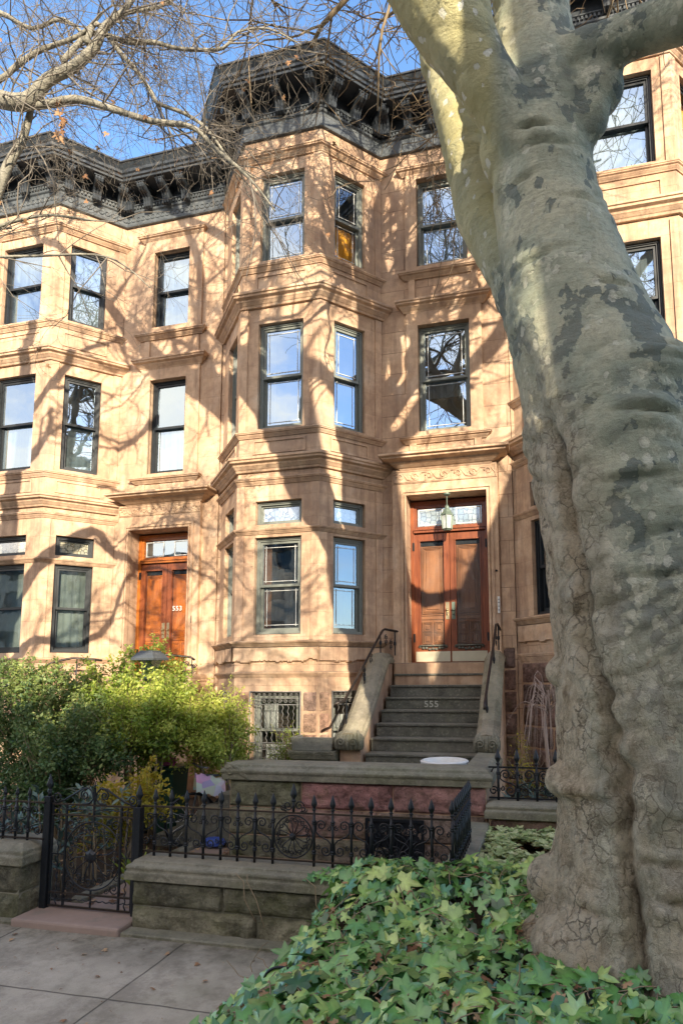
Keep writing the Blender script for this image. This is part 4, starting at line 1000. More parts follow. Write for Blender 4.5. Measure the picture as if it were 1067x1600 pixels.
tag(MB().box(-4.42,-3.38,4.50,4.95,-.1,.062).build('gate_threshold',M['path'],bevel=.02,segs=2),kind='structure')
tag(MB().box(-9,-4.42,4.53,4.62,-.1,.03).box(-3.38,-1.5,4.52,4.66,-.1,.028).build('kerb_strip',M['grey'],bevel=.01),kind='structure')
tag(MB().box(-4.22,-4.105,4.95,7.2,-.05,.10).build('path_edging',M['grey'],bevel=.015),kind='structure')

# ------------------------------------------------------------------ leaf clouds
def leaf_mat(name, a, b, c, rough=.5, trans=.25, sheen=0.):
    m = NT(name); t = m.n('ShaderNodeAttribute',attribute_name='tint').outputs['Color']; s = m.n('ShaderNodeSeparateColor',{0:t})
    col = m.ramp(s.outputs[0],[(0,a),(.5,b),(1,c)])
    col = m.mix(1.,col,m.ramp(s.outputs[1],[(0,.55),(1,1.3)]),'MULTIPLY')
    col = m.mix(.35,col,m.ramp(m.noise(30,3,.6,m.coord()),[(.3,.6),(.7,1.3)]),'MULTIPLY')
    p = m.bsdf(col,rough,None,spec=.5,**({'Coat Weight':sheen,'Coat Roughness':.35} if sheen else {}))
    tr = m.n('ShaderNodeBsdfTranslucent',{'Color':col}).outputs[0]
    return m.done(m.n('ShaderNodeMixShader',{0:trans,1:p,2:tr}).outputs[0])
def leaf_cloud(name, mat, T, pos, nrm, scale, tint, parent=None, spin=None, vshade=None):
    tv,tf = T; tv = np.array(tv,float); k = len(tv); n = len(pos)
    pos = np.asarray(pos,float); nrm = np.asarray(nrm,float); nrm /= np.linalg.norm(nrm,axis=1,keepdims=True)+1e-9
    ref = rng.normal(size=(n,3)) if spin is None else np.asarray(spin,float)
    X = np.cross(ref,nrm); X /= np.linalg.norm(X,axis=1,keepdims=True)+1e-9; Y = np.cross(nrm,X)
    sc = np.asarray(scale)[:,None,None]
    V = (tv[None,:,0:1]*X[:,None,:]+tv[None,:,1:2]*Y[:,None,:]+tv[None,:,2:3]*nrm[:,None,:])*sc+pos[:,None,:]
    L = np.array(wloc(parent)) if parent is not None else np.zeros(3)
    V = (V-L).reshape(-1,3)
    fl = [];ls=[];lt=[]
    for f in tf: fl.append(f)
    cnt = np.array([len(f) for f in tf]); flat = np.concatenate([np.array(f) for f in tf])
    loops = (flat[None,:]+np.arange(n)[:,None]*k).reshape(-1)
    tot = np.tile(cnt,n); st = np.concatenate([[0],np.cumsum(tot)[:-1]])
    me = bpy.data.meshes.new(name); me.vertices.add(n*k); me.vertices.foreach_set('co',V.astype(np.float32).ravel())
    me.loops.add(len(loops)); me.loops.foreach_set('vertex_index',loops.astype(np.int32))
    me.polygons.add(len(tot)); me.polygons.foreach_set('loop_start',st.astype(np.int32)); me.polygons.foreach_set('loop_total',tot.astype(np.int32))
    me.update(calc_edges=True)
    at = me.color_attributes.new('tint','FLOAT_COLOR','POINT'); c = np.ones((n,k,4),np.float32)
    c[:,:,0] = np.asarray(tint)[:,None]; c[:,:,1] = (np.ones(k)*.5 if vshade is None else np.array(vshade))[None,:]
    at.data.foreach_set('color',c.ravel()); me.validate()
    return link_mesh(name,me,mat,parent)
small_leaf = ([(0,-.1,0),(.26,.35,.08),(0,1,-.05),(-.26,.35,.08)],[(0,1,2,3)])
# ivy: five lobed leaf, folded along its midrib
ang = [(-90,.10),(-62,.50),(-38,.62),(-18,.78),(0,.60),(12,.50),(30,.92),(48,.62),(64,.50),(78,.85),(90,1.18)]
pts = [(cos(radians(a))*r,sin(radians(a))*r) for a,r in ang]
ring = pts+[(-x,y) for x,y in pts[-2:0:-1]]
ivy_T = ([(0,.05,.05)]+[(x,y,-.30*(x*x+y*y)+.20*abs(x)) for x,y in ring],[(0,1+i,1+(i+1)%len(ring)) for i in range(len(ring))])
ivy_sh = [.95]+[.35 if i%2 else .5 for i in range(len(ring))]
M['ivy'] = leaf_mat('ivy leaves',(.028,.10,.022),(.15,.36,.08),(.52,.66,.18),.24,.18,1.)
M['ivyp'] = leaf_mat('pachysandra leaves',(.16,.28,.08),(.44,.54,.22),(.74,.76,.42),.5,.3)
M['box1'] = leaf_mat('yellow green leaves',(.07,.14,.02),(.33,.44,.06),(.68,.70,.16),.5,.4)
M['box2'] = leaf_mat('dark green leaves',(.035,.08,.03),(.12,.20,.06),(.36,.42,.12),.5,.3)
M['yel'] = leaf_mat('yellowing leaves',(.15,.16,.02),(.42,.36,.03),(.6,.40,.04),.5,.4)
M['blue'] = leaf_mat('blue green leaves',(.05,.09,.07),(.12,.19,.15),(.22,.30,.25),.45,.15)
M['dead'] = leaf_mat('dead leaves',(.16,.07,.03),(.36,.19,.09),(.55,.36,.2),.8,.1)
M['twig'] = mat_plain('twig bark',(.30,.22,.13),.8,0,.3,20,.4)
def bedh(x,y):
    s = lambda a: max(0.,min(1.,a))**2*(3-2*max(0.,min(1.,a)))
    e = s((x+2.12-.10*(y-3.4)+.10*noise.noise(Vector((x*2,y*2,5))))/.75)
    h = .40*e
    h += .22*s((y-3.95)/.6)*s((x+1.95)/.5)*(1-s((x-.1)/.6)*.5)
    if y > 4.85: h = max(h*.0+.37, h-.25*s((y-4.85)/.3)) if x > -.7 else 0
    return h+.05*noise.noise(Vector((x*3,y*3,1)))*e
sheet('tree_bed_soil',-2.15,4.5,1.6,4.66,0,M['soil'],lambda x,y: bedh(x,y)*.8-.04,.08)
def scatter_ivy(n, x0,x1,y0,y1, s0,s1):
    P=[];N=[];S=[];Tn=[]
    while len(P) < n:
        x = random.uniform(x0,x1); y = random.uniform(y0,y1); h = bedh(x,y)
        if h < .03+random.random()*.06: continue
        if (x-.66)**2+(y-4.3)**2 < .62**2: continue
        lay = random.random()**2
        e = .02
        gx = (bedh(x+.05,y)-bedh(x-.05,y))/.1; gy = (bedh(x,y+.05)-bedh(x,y-.05))/.1
        nn = Vector((-gx,-gy,1)).normalized()+Vector((random.gauss(0,.5)-.05,random.gauss(0,.5)-.45,random.gauss(0,.2)))
        P.append((x,y,h-.13*lay+.03+random.uniform(0,.05))); N.append(nn); S.append(random.uniform(s0,s1)*(1-.25*lay)*(.65 if random.random()<.25 else 1))
        t = random.gauss(.46,.19)-(.55*lay); t += .45 if random.random()<.13 else 0; Tn.append(min(1,max(0,t)))  # deeper leaves tinted darker: shade between leaves put into their colour
    return P,N,S,Tn
P,N,S,Tn = scatter_ivy(5400,-2.25,2.6,1.9,4.75,.038,.118)
# ivy spilling over the wall coping and behind it, at the trunk's foot
for _ in range(1100):
    x = random.uniform(-1.9,-.6); t = random.random(); y = 4.62+.25*t
    if random.random() > (x+2.0)/.7: continue
    P.append((x,y,.50+.09*random.random()*min(1,(x+1.9)/.6)+.01)); N.append((random.gauss(0,.4),random.gauss(-.6,.4),1)); S.append(random.uniform(.035,.065)); Tn.append(min(1,max(0,random.gauss(.45,.18))))
for _ in range(1700):
    x = random.uniform(-.7,1.6); y = random.uniform(4.7,5.35)
    if (x-.66)**2+(y-4.3)**2 < .68**2: continue
    P.append((x,y,.40+.05*random.random()+.10*max(0,5.0-y))); N.append((random.gauss(0,.4),random.gauss(-.6,.4),1)); S.append(random.uniform(.04,.07)); Tn.append(min(1,max(0,random.gauss(.5,.18))))
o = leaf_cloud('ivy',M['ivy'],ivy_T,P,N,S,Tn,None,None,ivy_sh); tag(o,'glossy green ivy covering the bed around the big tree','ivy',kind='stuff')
# stems of the ivy
mb = MB()
for _ in range(150):
    x = random.uniform(-2.0,1.4); y = random.uniform(2.6,4.5); a = random.uniform(0,2*pi); pts=[]
    for k in range(9):
        pts.append((x,y,max(.03,bedh(x,y))+.045+.02*sin(k))); a += random.gauss(0,.35); x += .055*cos(a); y += .055*sin(a)
    mb.tube(pts,[.0035]*9,4)
for (x,a) in ((-2.2,.2),(-2.1,-.5),(-1.62,.3),(-1.2,0)):
    mb.tube([(x,4.5+a*.1,.2),(x-.1,4.52,.36),(x-.16+a*.1,4.58,.47),(x-.22,4.6,.52)],.004,4)
o = mb.build('ivy_stem',M['twig'],smooth=True); tag(o,'thin tan ivy runners crossing the ivy bed','ivy stems',kind='stuff')
# pachysandra: whorls of pale leaves
P=[];N=[];S=[];Tn=[];SP=[]
for _ in range(1500):
    x = random.uniform(-.72,1.2); y = random.uniform(4.95,6.5)
    if (x-.66)**2+(y-4.3)**2 < .75**2: continue
    if noise.noise(Vector((x*2.2,y*2.2,9))) < -.3: continue
    z = .47+.05*random.random(); t = min(1,max(0,random.gauss(.5,.2))); a0 = random.uniform(0,pi)
    for k in range(9):
        a = a0+2*pi*k/9*1.0+random.gauss(0,.12); el = random.uniform(.15,.7)
        d = Vector((cos(a)*cos(el),sin(a)*cos(el),sin(el))); nv = Vector((-cos(a)*sin(el),-sin(a)*sin(el),cos(el)))
        P.append((x,y,z)); N.append(nv); SP.append(nv.cross(d)*-1 if False else d.cross(nv)); S.append(random.uniform(.045,.075)); Tn.append(t+.15+random.gauss(0,.08))
# orient: template's +Y along d  (X = spin x n)
SP = [tuple(Vector(n_).cross(Vector(s_))*1.0) for n_,s_ in zip(N,SP)]
pl_T = ([(0,0,0),(.20,.45,.05),(.24,.72,.03),(0,1,-.06),(-.24,.72,.03),(-.20,.45,.05)],[(0,1,2,3,4,5)])
o = leaf_cloud('ground_cover',M['ivyp'],pl_T,P,N,S,np.clip(Tn,0,1),None,SP); tag(o,'pale variegated low ground cover between the fence and the right wall','ground cover',kind='stuff')
# dead leaves
dl_T = ivy_T
P=[];N=[];S=[];Tn=[]
for _ in range(900):
    q = random.random()
    if q < .35: x=random.uniform(-8,-4.2); y=random.uniform(5,9); z=.04
    elif q < .62: x=random.uniform(-.7,1.2); y=random.uniform(4.7,6.5); z=.42+.05*random.random()
    elif q < .9: x=random.uniform(-1.8,1.3); y=random.uniform(2.6,4.6); z=bedh(x,y)+.02+.04*random.random()
    else: x=random.uniform(-4.2,-3.5); y=random.uniform(4.9,8); z=.07
    P.append((x,y,z)); N.append((random.gauss(0,.4),random.gauss(0,.4),1)); S.append(random.uniform(.025,.055)); Tn.append(random.random())
for _ in range(120):
    P.append((random.uniform(-5.0,-2.3),random.uniform(3.0,4.45),.012)); N.append((random.gauss(0,.25),random.gauss(0,.25),1)); S.append(random.choice([.006,.007,.008,.010,.012,.014,.028])); Tn.append(random.random())
o = leaf_cloud('fallen_leaves',M['dead'],dl_T,P,N,S,Tn); tag(o,'brown fallen leaves scattered on soil, path and sidewalk','fallen leaves',kind='stuff')
# wire hoops of the tree guard buried in the ivy
hg = MB()
for x in (-1.50,-1.14): hg.tube([(x-.11+.11*(1-cos(pi*k/12)),3.42,.335+.085*sin(pi*k/12)) for k in range(13)],.008,6)
tag(hg.build('tree_guard',M['iron'],smooth=True),'low black hooped wire edging half buried in ivy','tree guard')

def shrub(name, label, base, c, rad, nclump, nleaf, mat, size, seed, tintm=.45, stems=7, cat='shrub', group=None, thin=False):
    rd = random.Random(seed); root = empty(name,(base[0],base[1],0),label,cat,group)
    c = Vector(c); P=[];N=[];S=[];Tn=[];mb=MB()
    cl=[]
    nclump = int(nclump*.68); size = size*1.18; nleaf = int(nleaf*1.05)
    while len(cl) < nclump:
        v = Vector((rd.uniform(-1,1),rd.uniform(-1,1),rd.uniform(-1,1)))
        if v.length > 1 or v.length < .25: continue
        v = v*(.75+.25*rd.random()) if v.length>.8 else v
        q = Vector((v.x*rad[0],v.y*rad[1],v.z*rad[2])); q += Vector((noise.noise(q*1.3+Vector((seed,0,0))),0,noise.noise(q*1.3+Vector((0,seed,0)))))*.75*max(rad)*.6
        cl.append((c+q,v))
    for q,v in cl:
        d = (v+Vector((0,0,.55))+Vector((rd.gauss(0,.3),rd.gauss(0,.3),rd.gauss(0,.3)))).normalized(); L = rd.uniform(.18,.44)
        tw = [q-d*L*.5,q,q+d*L*.6]; mb.tube(tw,[.004,.003,.0015],3,False)
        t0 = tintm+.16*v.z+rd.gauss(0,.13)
        for k in range(nleaf):
            s_ = rd.uniform(-.5,.75); sp = .060*(1-abs(s_)*.5)
            p = q+d*L*s_+Vector((rd.gauss(0,sp),rd.gauss(0,sp),rd.gauss(0,sp)))
            P.append(p); N.append((rd.gauss(0,.7)+d.x*.3,rd.gauss(0,.7)-.1,rd.gauss(.35,.6))); S.append(size*1.25*rd.uniform(.6,1.3)); Tn.append(t0+rd.gauss(0,.12))
    outer = sorted(cl,key=lambda e:-(e[1].length+.6*e[1].z))[:max(6,nclump//5)]
    for q,v in outer:
        d = (v*.6+Vector((rd.gauss(0,.25),rd.gauss(0,.25),.8))).normalized(); L = rd.uniform(.2,.48); pts_ = [q+d*(L*t/5)+Vector((rd.gauss(0,.01),rd.gauss(0,.01),0)) for t in range(6)]
        mb.tube(pts_,[.0035,.003,.003,.002,.002,.0015],3,False)
        for k in range(30):
            t = rd.uniform(.15,1.); p = q+d*L*t+Vector((rd.gauss(0,.016),rd.gauss(0,.016),rd.gauss(0,.01)))
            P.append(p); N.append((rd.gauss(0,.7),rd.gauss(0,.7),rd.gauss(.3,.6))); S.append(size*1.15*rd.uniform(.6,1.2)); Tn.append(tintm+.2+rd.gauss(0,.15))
    leaf_cloud('foliage',mat,small_leaf,P,N,S,np.clip(Tn,0,1),root)
    for k in range(stems):
        a = rd.uniform(0,2*pi); b = Vector((base[0]+.12*cos(a),base[1]+.12*sin(a),0)); e = c+Vector((cos(a)*rad[0]*.6,sin(a)*rad[1]*.6,rad[2]*.25))
        m_ = b.lerp(e,.45)+Vector((rd.gauss(0,.05),rd.gauss(0,.05),.08)); mb.tube([b,b.lerp(m_,.5)+Vector((rd.gauss(0,.02),0,0)),m_,m_.lerp(e,.5)+Vector((0,0,.05)),e],[.02,.017,.013,.009,.004],5)
        for j in range(3):
            f = e+Vector((rd.gauss(0,.2),rd.gauss(0,.2),rd.uniform(0,.3))); mb.tube([m_.lerp(e,.3+.2*j),f],[.006,.002],3)
    mb.build('stems',M['twig'],root,smooth=True)
    return root
SG = 'evergreen shrubs in the front garden of the left house'
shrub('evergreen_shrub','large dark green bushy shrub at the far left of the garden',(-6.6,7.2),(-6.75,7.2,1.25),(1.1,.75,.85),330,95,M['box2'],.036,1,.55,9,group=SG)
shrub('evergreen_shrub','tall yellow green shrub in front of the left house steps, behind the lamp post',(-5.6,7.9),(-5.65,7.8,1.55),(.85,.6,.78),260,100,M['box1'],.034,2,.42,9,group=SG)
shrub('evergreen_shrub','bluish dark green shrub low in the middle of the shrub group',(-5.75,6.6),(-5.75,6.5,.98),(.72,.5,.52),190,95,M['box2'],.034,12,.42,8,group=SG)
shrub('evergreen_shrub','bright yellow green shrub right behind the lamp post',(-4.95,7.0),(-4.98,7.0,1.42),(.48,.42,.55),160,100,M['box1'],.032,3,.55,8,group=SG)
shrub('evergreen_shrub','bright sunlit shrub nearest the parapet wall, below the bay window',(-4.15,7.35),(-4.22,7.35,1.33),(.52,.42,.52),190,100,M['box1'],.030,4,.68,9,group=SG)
shrub('yellowing_shrub','small sparse shrub with yellow and orange leaves behind the fence',(-4.55,6.1),(-4.6,6.15,.52),(.42,.3,.36),70,42,M['yel'],.04,5,.5,6)
# long leaved plants
def rosette(name,label,base,n,L,w,mat,seed,el=(.3,1.3),stem=0,heads=1,spread=0,cat='plant'):
    rd = random.Random(seed); root = empty(name,base,label,cat); P=[];N=[];S=[];Tn=[];SP=[]; mb=MB()
    T = ([(0,0,0),(w,.35,.05),(w,.65,.0),(0,1,-.12),(-w,.65,.0),(-w,.35,.05),(0,.4,-.03),(0,.7,-.05)],[(0,1,6),(1,2,7,6),(2,3,7),(0,6,5),(6,7,4,5),(7,3,4)])
    for h in range(heads):
        b = Vector(base)+Vector((rd.uniform(-spread,spread),rd.uniform(-spread*.6,spread*.6),0)); top = b+Vector((rd.gauss(0,.04),rd.gauss(0,.04),stem*rd.uniform(.4,1.1)))
        if stem: mb.tube([b,top],[.008,.005],5)
        for k in range(n):
            a = rd.uniform(0,2*pi); e = rd.uniform(*el); d = Vector((cos(a)*cos(e),sin(a)*cos(e),sin(e))); nv = Vector((-cos(a)*sin(e),-sin(a)*sin(e),cos(e)))
            P.append(top-Vector((0,0,rd.uniform(0,stem*.3)))); N.append(nv); SP.append(tuple(nv.cross(d.cross(nv)))); S.append(L*rd.uniform(.6,1.1)); Tn.append(min(1,max(0,rd.gauss(.5,.2))))
    leaf_cloud('leaves',mat,T,P,N,S,Tn,root,SP)
    if stem: mb.build('stems',M['twig'],root)
    return root
rosette('leafy_plant','blue green long leaved plant behind the left fence and gate',(-4.9,5.35,.03),11,.17,.14,M['blue'],1,(-.2,1.2),.85,30,.62)
rosette('leafy_plant','clump of arching strap leaves behind the gate post',(-3.75,5.3,.03),46,.42,.035,M['box1'],4,(.5,1.4))
rosette('leafy_plant','clump of strap leaves behind the long fence, near the path edge',(-3.3,5.5,.03),30,.30,.04,M['box1'],5,(.5,1.4))
rosette('agave_plant','grey green pointed rosette behind the right fence',(-.40,6.95,.62),34,.24,.09,M['blue'],2,(.1,1.4))
rosette('leafy_plant','pale grey green leafy plant right of the agave, behind the right fence',(.0,7.1,.4),12,.17,.10,M['blue'],3,(0,1.2),.45,12,.3)
# weeping bare shrub
ws = empty('weeping_shrub',(-.12,8.1,.38),'small bare weeping shrub with pale arching twigs right of the stoop','shrub'); mb = MB(); rd = random.Random(4)
mb.tube([(-.05,8.1,.35),(-.02,8.1,.9),(-.05,8.08,1.5),(.0,8.05,1.8)],[.03,.025,.02,.015],7)
for k in range(46):
    a = rd.uniform(0,2*pi); R = rd.uniform(.3,.78); H = rd.uniform(.10,.34); D = rd.uniform(.4,1.05); s0 = Vector((0,8.06,rd.uniform(1.55,1.8)))
    d = Vector((cos(a),sin(a)*.6,0)); pts = [s0+d*(R*(t**.7))+Vector((rd.gauss(0,.008),0,H*sin(pi*min(1,t*1.3))-D*max(0,t-.3)**1.6*1.5)) for t in [i/9 for i in range(10)]]
    mb.tube(pts,[.006-.0005*i for i in range(10)],4)
mb.build('twigs',mat_plain('pale twig',(.44,.33,.27),.8,0,.2),ws,smooth=True)
shrub('dry_shrub','low dry yellowish shrub at the foot of the weeping shrub',(-.1,7.5),(-.05,7.6,.85),(.45,.25,.25),50,22,M['yel'],.022,31,.3,12)
shrub('dry_shrub','small clipped yellow green ball beside the planter box',(-3.62,8.3),(-3.6,8.3,.93),(.2,.2,.2),26,80,M['box1'],.02,33,.3,4)

# ------------------------------------------------------------------ trees
def grow(mb, p, d, r, L, depth, rd, rmin=.003, up=.12, kids=(3,5), spread=.7, sides=7, leafpts=None, wig=.18, ratio=.62):
    n = max(4,int(L/.22)) if L > .5 else 4; pts=[p.copy()]; rr=[r]; q=p.copy(); dd=d.normalized()
    for i in range(n):
        dd = (dd+Vector((rd.gauss(0,wig),rd.gauss(0,wig),rd.gauss(0,wig)+up*.3))).normalized(); q = q+dd*(L/n); pts.append(q.copy()); rr.append(max(rmin*.6,r*(1-.62*(i+1)/n)))
    mb.tube(pts,rr,max(3,sides),False)
    if depth <= 0:
        if leafpts is not None: leafpts.append(pts[-1]); return
        return
    for k in range(rd.randint(*kids)):
        t = rd.uniform(.25,1.); i = min(n-1,int(t*n)); b = pts[i].lerp(pts[i+1],t*n-i if t*n-i<1 else 1); t_ = (pts[i+1]-pts[i]).normalized()
        ax = t_.orthogonal().normalized(); ax = Matrix.Rotation(rd.uniform(0,2*pi),3,t_)@ax; nd = (Matrix.Rotation(rd.uniform(.35,1.1)*spread*1.4,3,ax)@t_)
        nr = rr[i]*rd.uniform(.4,.65)
        if nr < rmin*.7: nr = rmin*.7
        grow(mb,b,nd,nr,L*rd.uniform(.45,.75)*1.05,depth-1,rd,rmin,up,kids,spread,max(3,sides-1),leafpts,wig,ratio)
# bark of the plane trees
def mat_plane(name):
    m = NT(name); co = m.coord(); at = m.n('ShaderNodeSeparateColor',{0:m.n('ShaderNodeAttribute',attribute_name='tint').outputs['Color']})
    sp = m.n('ShaderNodeSeparateXYZ',{0:co})
    dis = m.n('ShaderNodeTexNoise',{'Vector':co,'Scale':9.,'Detail':5.,'Roughness':.65}).outputs['Color']
    vv = m.mix(.10,co,dis,'ADD')
    big = m.noise(1.2,5,.6,co); fine = m.noise(18,8,.78,co); grain = m.noise(55,5,.7,co)
    pa = m.noise(4.2,3.2,.55,m.mapv(vv,(1,1,.75),(1,5,2))); pb = m.noise(5.5,3.5,.6,m.mapv(vv,(1,1,.8),(8,1,4)))
    sv = m.n('ShaderNodeTexVoronoi',{'Vector':m.mapv(vv,(1,1,.7),(3,1,2)),'Scale':13.,'Randomness':1.}).outputs; c2 = m.n('ShaderNodeSeparateColor',{0:sv['Color']}).outputs[1]
    spot = m.math('MULTIPLY',m.ramp(c2,[(.72,0.),(.75,1.)]),m.ramp(sv['Distance'],[(.30,1.),(.36,0.)]))
    low = m.ramp(big,[(.38,(.20,.235,.20)),(.5,(.40,.43,.32)),(.62,(.62,.60,.43))])
    ed = lambda f,t,w=.005: m.ramp(f,[(t-w,0.),(t+w,1.)])
    dk = ed(pa,.57); md = ed(pb,.55); lt_ = ed(pb,.64)
    col = m.mix(m.math('MULTIPLY',dk,.8),low,(.15,.185,.17)); col = m.mix(m.math('MULTIPLY',md,.7),col,(.55,.565,.42)); col = m.mix(m.math('MULTIPLY',lt_,.8),col,(.74,.73,.56))
    col = m.mix(m.math('MULTIPLY',spot,.7),col,(.76,.75,.60))
    col = m.mix(m.math('MULTIPLY',ed(m.noise(6,5,.7,m.mapv(vv,(1,1,.6),(2,9,7))),.70),.6),col,(.33,.20,.12))
    col = m.mix(m.math('MULTIPLY',m.ramp(fine,[(.48,0.),(.66,1.)]),.5),col,(.22,.205,.15))
    col = m.mix(m.math('MULTIPLY',m.ramp(grain,[(.55,0.),(.7,1.)]),.3),col,(.45,.42,.32))
    # brown flaky bark low down and along the seam (tint r), pale upper limbs (tint g), cracks (tint b)
    fl = m.noise(6.5,9,.8,m.mapv(vv,(1,1,.6)))
    br = m.ramp(fl,[(.34,(.27,.19,.115)),(.44,(.64,.51,.34)),(.52,(.84,.71,.51)),(.70,(.93,.83,.65))])
    br = m.mix(m.math('MULTIPLY',m.ramp(fine,[(.5,0.),(.66,1.)]),.55),br,(.24,.17,.11))
    col = m.mix(m.math('MULTIPLY',at.outputs[0],m.ramp(m.noise(3.,5,.7,m.mapv(co,(1,1,.7),(5,0,1))),[(.25,.45),(.5,1.)])),col,br)
    crm = m.ramp(big,[(.35,(.50,.45,.21)),(.62,(.62,.58,.35))]); crm = m.mix(m.math('MULTIPLY',md,.5),crm,(.42,.41,.25)); crm = m.mix(m.math('MULTIPLY',spot,.95),crm,(.82,.81,.68))
    crm = m.mix(m.math('MULTIPLY',m.ramp(fine,[(.5,0.),(.75,1.)]),.35),crm,(.28,.25,.14))
    ck = m.n('ShaderNodeTexVoronoi',{'Vector':m.mapv(vv,(1,1,.55),(5,5,1)),'Scale':15.},feature='DISTANCE_TO_EDGE').outputs['Distance']; ckm = m.math('MULTIPLY',m.ramp(ck,[(.02,1.),(.07,0.)]),m.math('MULTIPLY',at.outputs[0],m.ramp(m.noise(4,4,.6,co),[(.42,0.),(.56,1.)])))
    col = m.mix(m.math('MULTIPLY',ckm,.65),col,(.13,.095,.06))
    col = m.mix(at.outputs[1],col,crm)
    col = m.mix(at.outputs[2],col,(.05,.035,.025))
    h = m.math('ADD',m.math('MULTIPLY',fine,.6),m.math('ADD',m.math('MULTIPLY',dk,-.16),m.math('MULTIPLY',m.math('ADD',lt_,spot),-.13)))
    h = m.math('ADD',h,m.math('MULTIPLY',m.noise(5,5,.6,m.mapv(co,(1,1,3.2))),.5))
    h = m.math('ADD',h,m.math('MULTIPLY',m.math('MULTIPLY',fl,2.2),at.outputs[0]))
    h = m.math('SUBTRACT',h,m.math('MULTIPLY',ckm,.5))
    return m.done(m.bsdf(col,.75,m.bump(h,1.,.055),spec=.3))
M['plane'] = mat_plane('plane tree bark')
M['flake'] = leaf_mat('bark flakes',(.22,.16,.10),(.42,.34,.23),(.58,.50,.36),.9,0.)
TR = [(0.048,7.223,.296),(0.05,6.89,.297),(0.07,6.611,.323),(0.089,6.391,.35),(0.101,6.121,.365),(0.098,5.807,.375),(0.108,5.495,.377),(0.161,5.179,.399),(0.222,4.869,.433),(0.284,4.565,.477),(0.364,4.265,.517),(0.448,3.971,.561),(0.52,3.593,.589),(0.584,3.137,.596),(0.628,2.696,.603),(0.653,2.267,.605),(0.669,1.85,.615),(0.668,1.442,.625),(0.659,1.042,.645),(0.651,.729,.70),(0.648,.45,.80),(.65,.1,.92)]
L1 = [(.298,4.5,4.057,.264),(.176,4.55,4.395,.29),(.041,4.65,4.885,.304),(-.161,4.8,5.455,.283),(-.37,4.95,6.012,.263),(-.491,5.05,6.579,.246),(-.587,5.15,7.041,.221),(-.671,5.2,7.372,.19),(-.727,5.3,7.826,.196),(-.653,5.35,8.206,.185),(-.484,5.5,8.758,.176),(-.291,5.7,9.541,.156)]
L2 = [(.12,4.3,5.367,.18),(.03,4.2,5.611,.17),(-.11,4.1,5.953,.175),(-.345,4.0,6.387,.205),(-.579,3.95,6.931,.315),(-.801,3.9,7.417,.312),(-1.079,3.85,8.047,.294),(-1.473,3.8,8.863,.259)]
L3 = [(.0,4.33,6.45,.25),(.107,4.3,6.495,.25),(.354,4.2,6.455,.183),(.607,4.1,6.429,.157),(.838,4.,6.364,.145),(1.001,3.9,6.283,.137),(1.282,3.8,6.197,.125),(1.725,3.6,6.157,.11),(2.6,3.2,6.4,.09)]
bt = empty('plane_tree',(.65,4.35,.3),'huge plane tree trunk with mottled grey green bark and pale upper limbs at right','tree')
mb = MB()
mb.tube([(.11,4.35,9.55),(.07,4.35,8.5),(.05,4.35,7.8)]+[(x,4.35,z) for x,z,r in TR],[.2,.24,.27]+[r for _,_,r in TR],28)
for Lm in (L1,L2,L3): mb.tube([p[:3] for p in Lm],[p[3] for p in Lm],20)
import bmesh
def ball(mb, c, r, sc=(1,1,1)):
    b = bmesh.new(); bmesh.ops.create_icosphere(b,subdivisions=3,radius=r); mb.add([(c[0]+v.co.x*sc[0],c[1]+v.co.y*sc[1],c[2]+v.co.z*sc[2]) for v in b.verts],[tuple(v.index for v in f.verts) for f in b.faces]); b.free()
for c,r,sc in (((-.22,4.22,5.86),.15,(.9,1,1.4)),((-.16,4.2,5.6),.11,(.9,1,1.5)),((.46,4.22,6.20),.205,(1.1,.9,1.05)),((.44,4.2,6.02),.16,(.9,.9,1.5)),((.03,4.28,3.70),.155,(1,1,1.2)),((.09,4.22,2.06),.10,(1,1,1)),((.10,4.2,1.37),.14,(1,1.2,.8)),((-.03,4.25,.74),.14,(1,1,1.1)),
    ((.62,4.02,3.97),.34,(1.1,.7,.62)),((.06,4.1,5.93),.16,(1.2,.9,.8)),((-.80,5.2,7.87),.17,(1,1,1.2)),((.35,4.05,1.34),.2,(1.6,.9,.42)),((.45,4.0,1.05),.22,(1.5,.8,.4)),((.8,3.9,1.0),.24,(1.2,.8,.5)),
    ((.15,4.0,.42),.3,(1.,1.,.8)),((.75,3.75,.35),.3,(1.2,1.,.7)),((1.25,3.95,.35),.3,(1,1,.8)),((-.02,4.3,.36),.28,(1.1,1,.7))): ball(mb,c,r,sc)
me0 = bpy.data.meshes.new('trunk'); L0 = wloc(bt); me0.from_pydata(mb.v,[],mb.f); ob = bpy.data.objects.new('trunk_tmp',me0); COL.objects.link(ob)
md = ob.modifiers.new('r','REMESH'); md.mode='VOXEL'; md.voxel_size=.022
md = ob.modifiers.new('s','SMOOTH'); md.iterations=4; md.factor=.6
dg = bpy.context.evaluated_depsgraph_get(); me = bpy.data.meshes.new_from_object(ob.evaluated_get(dg)); bpy.data.objects.remove(ob)
nv = len(me.vertices); co_ = np.empty(nv*3,np.float32); me.vertices.foreach_get('co',co_); co_ = co_.reshape(-1,3); no_ = np.empty(nv*3,np.float32); me.vertices.foreach_get('normal',no_); no_ = no_.reshape(-1,3)
SEAM = [(4.6,-.2),(4.196,-.082),(3.758,.041),(3.42,.118),(3.016,.178),(2.7,.221),(2.24,.264),(1.91,.338),(1.585,.376),(1.16,.408),(.82,.419),(0,.43)]
zs_ = np.array([s[0] for s in SEAM][::-1]); xs_ = np.array([s[1] for s in SEAM][::-1])
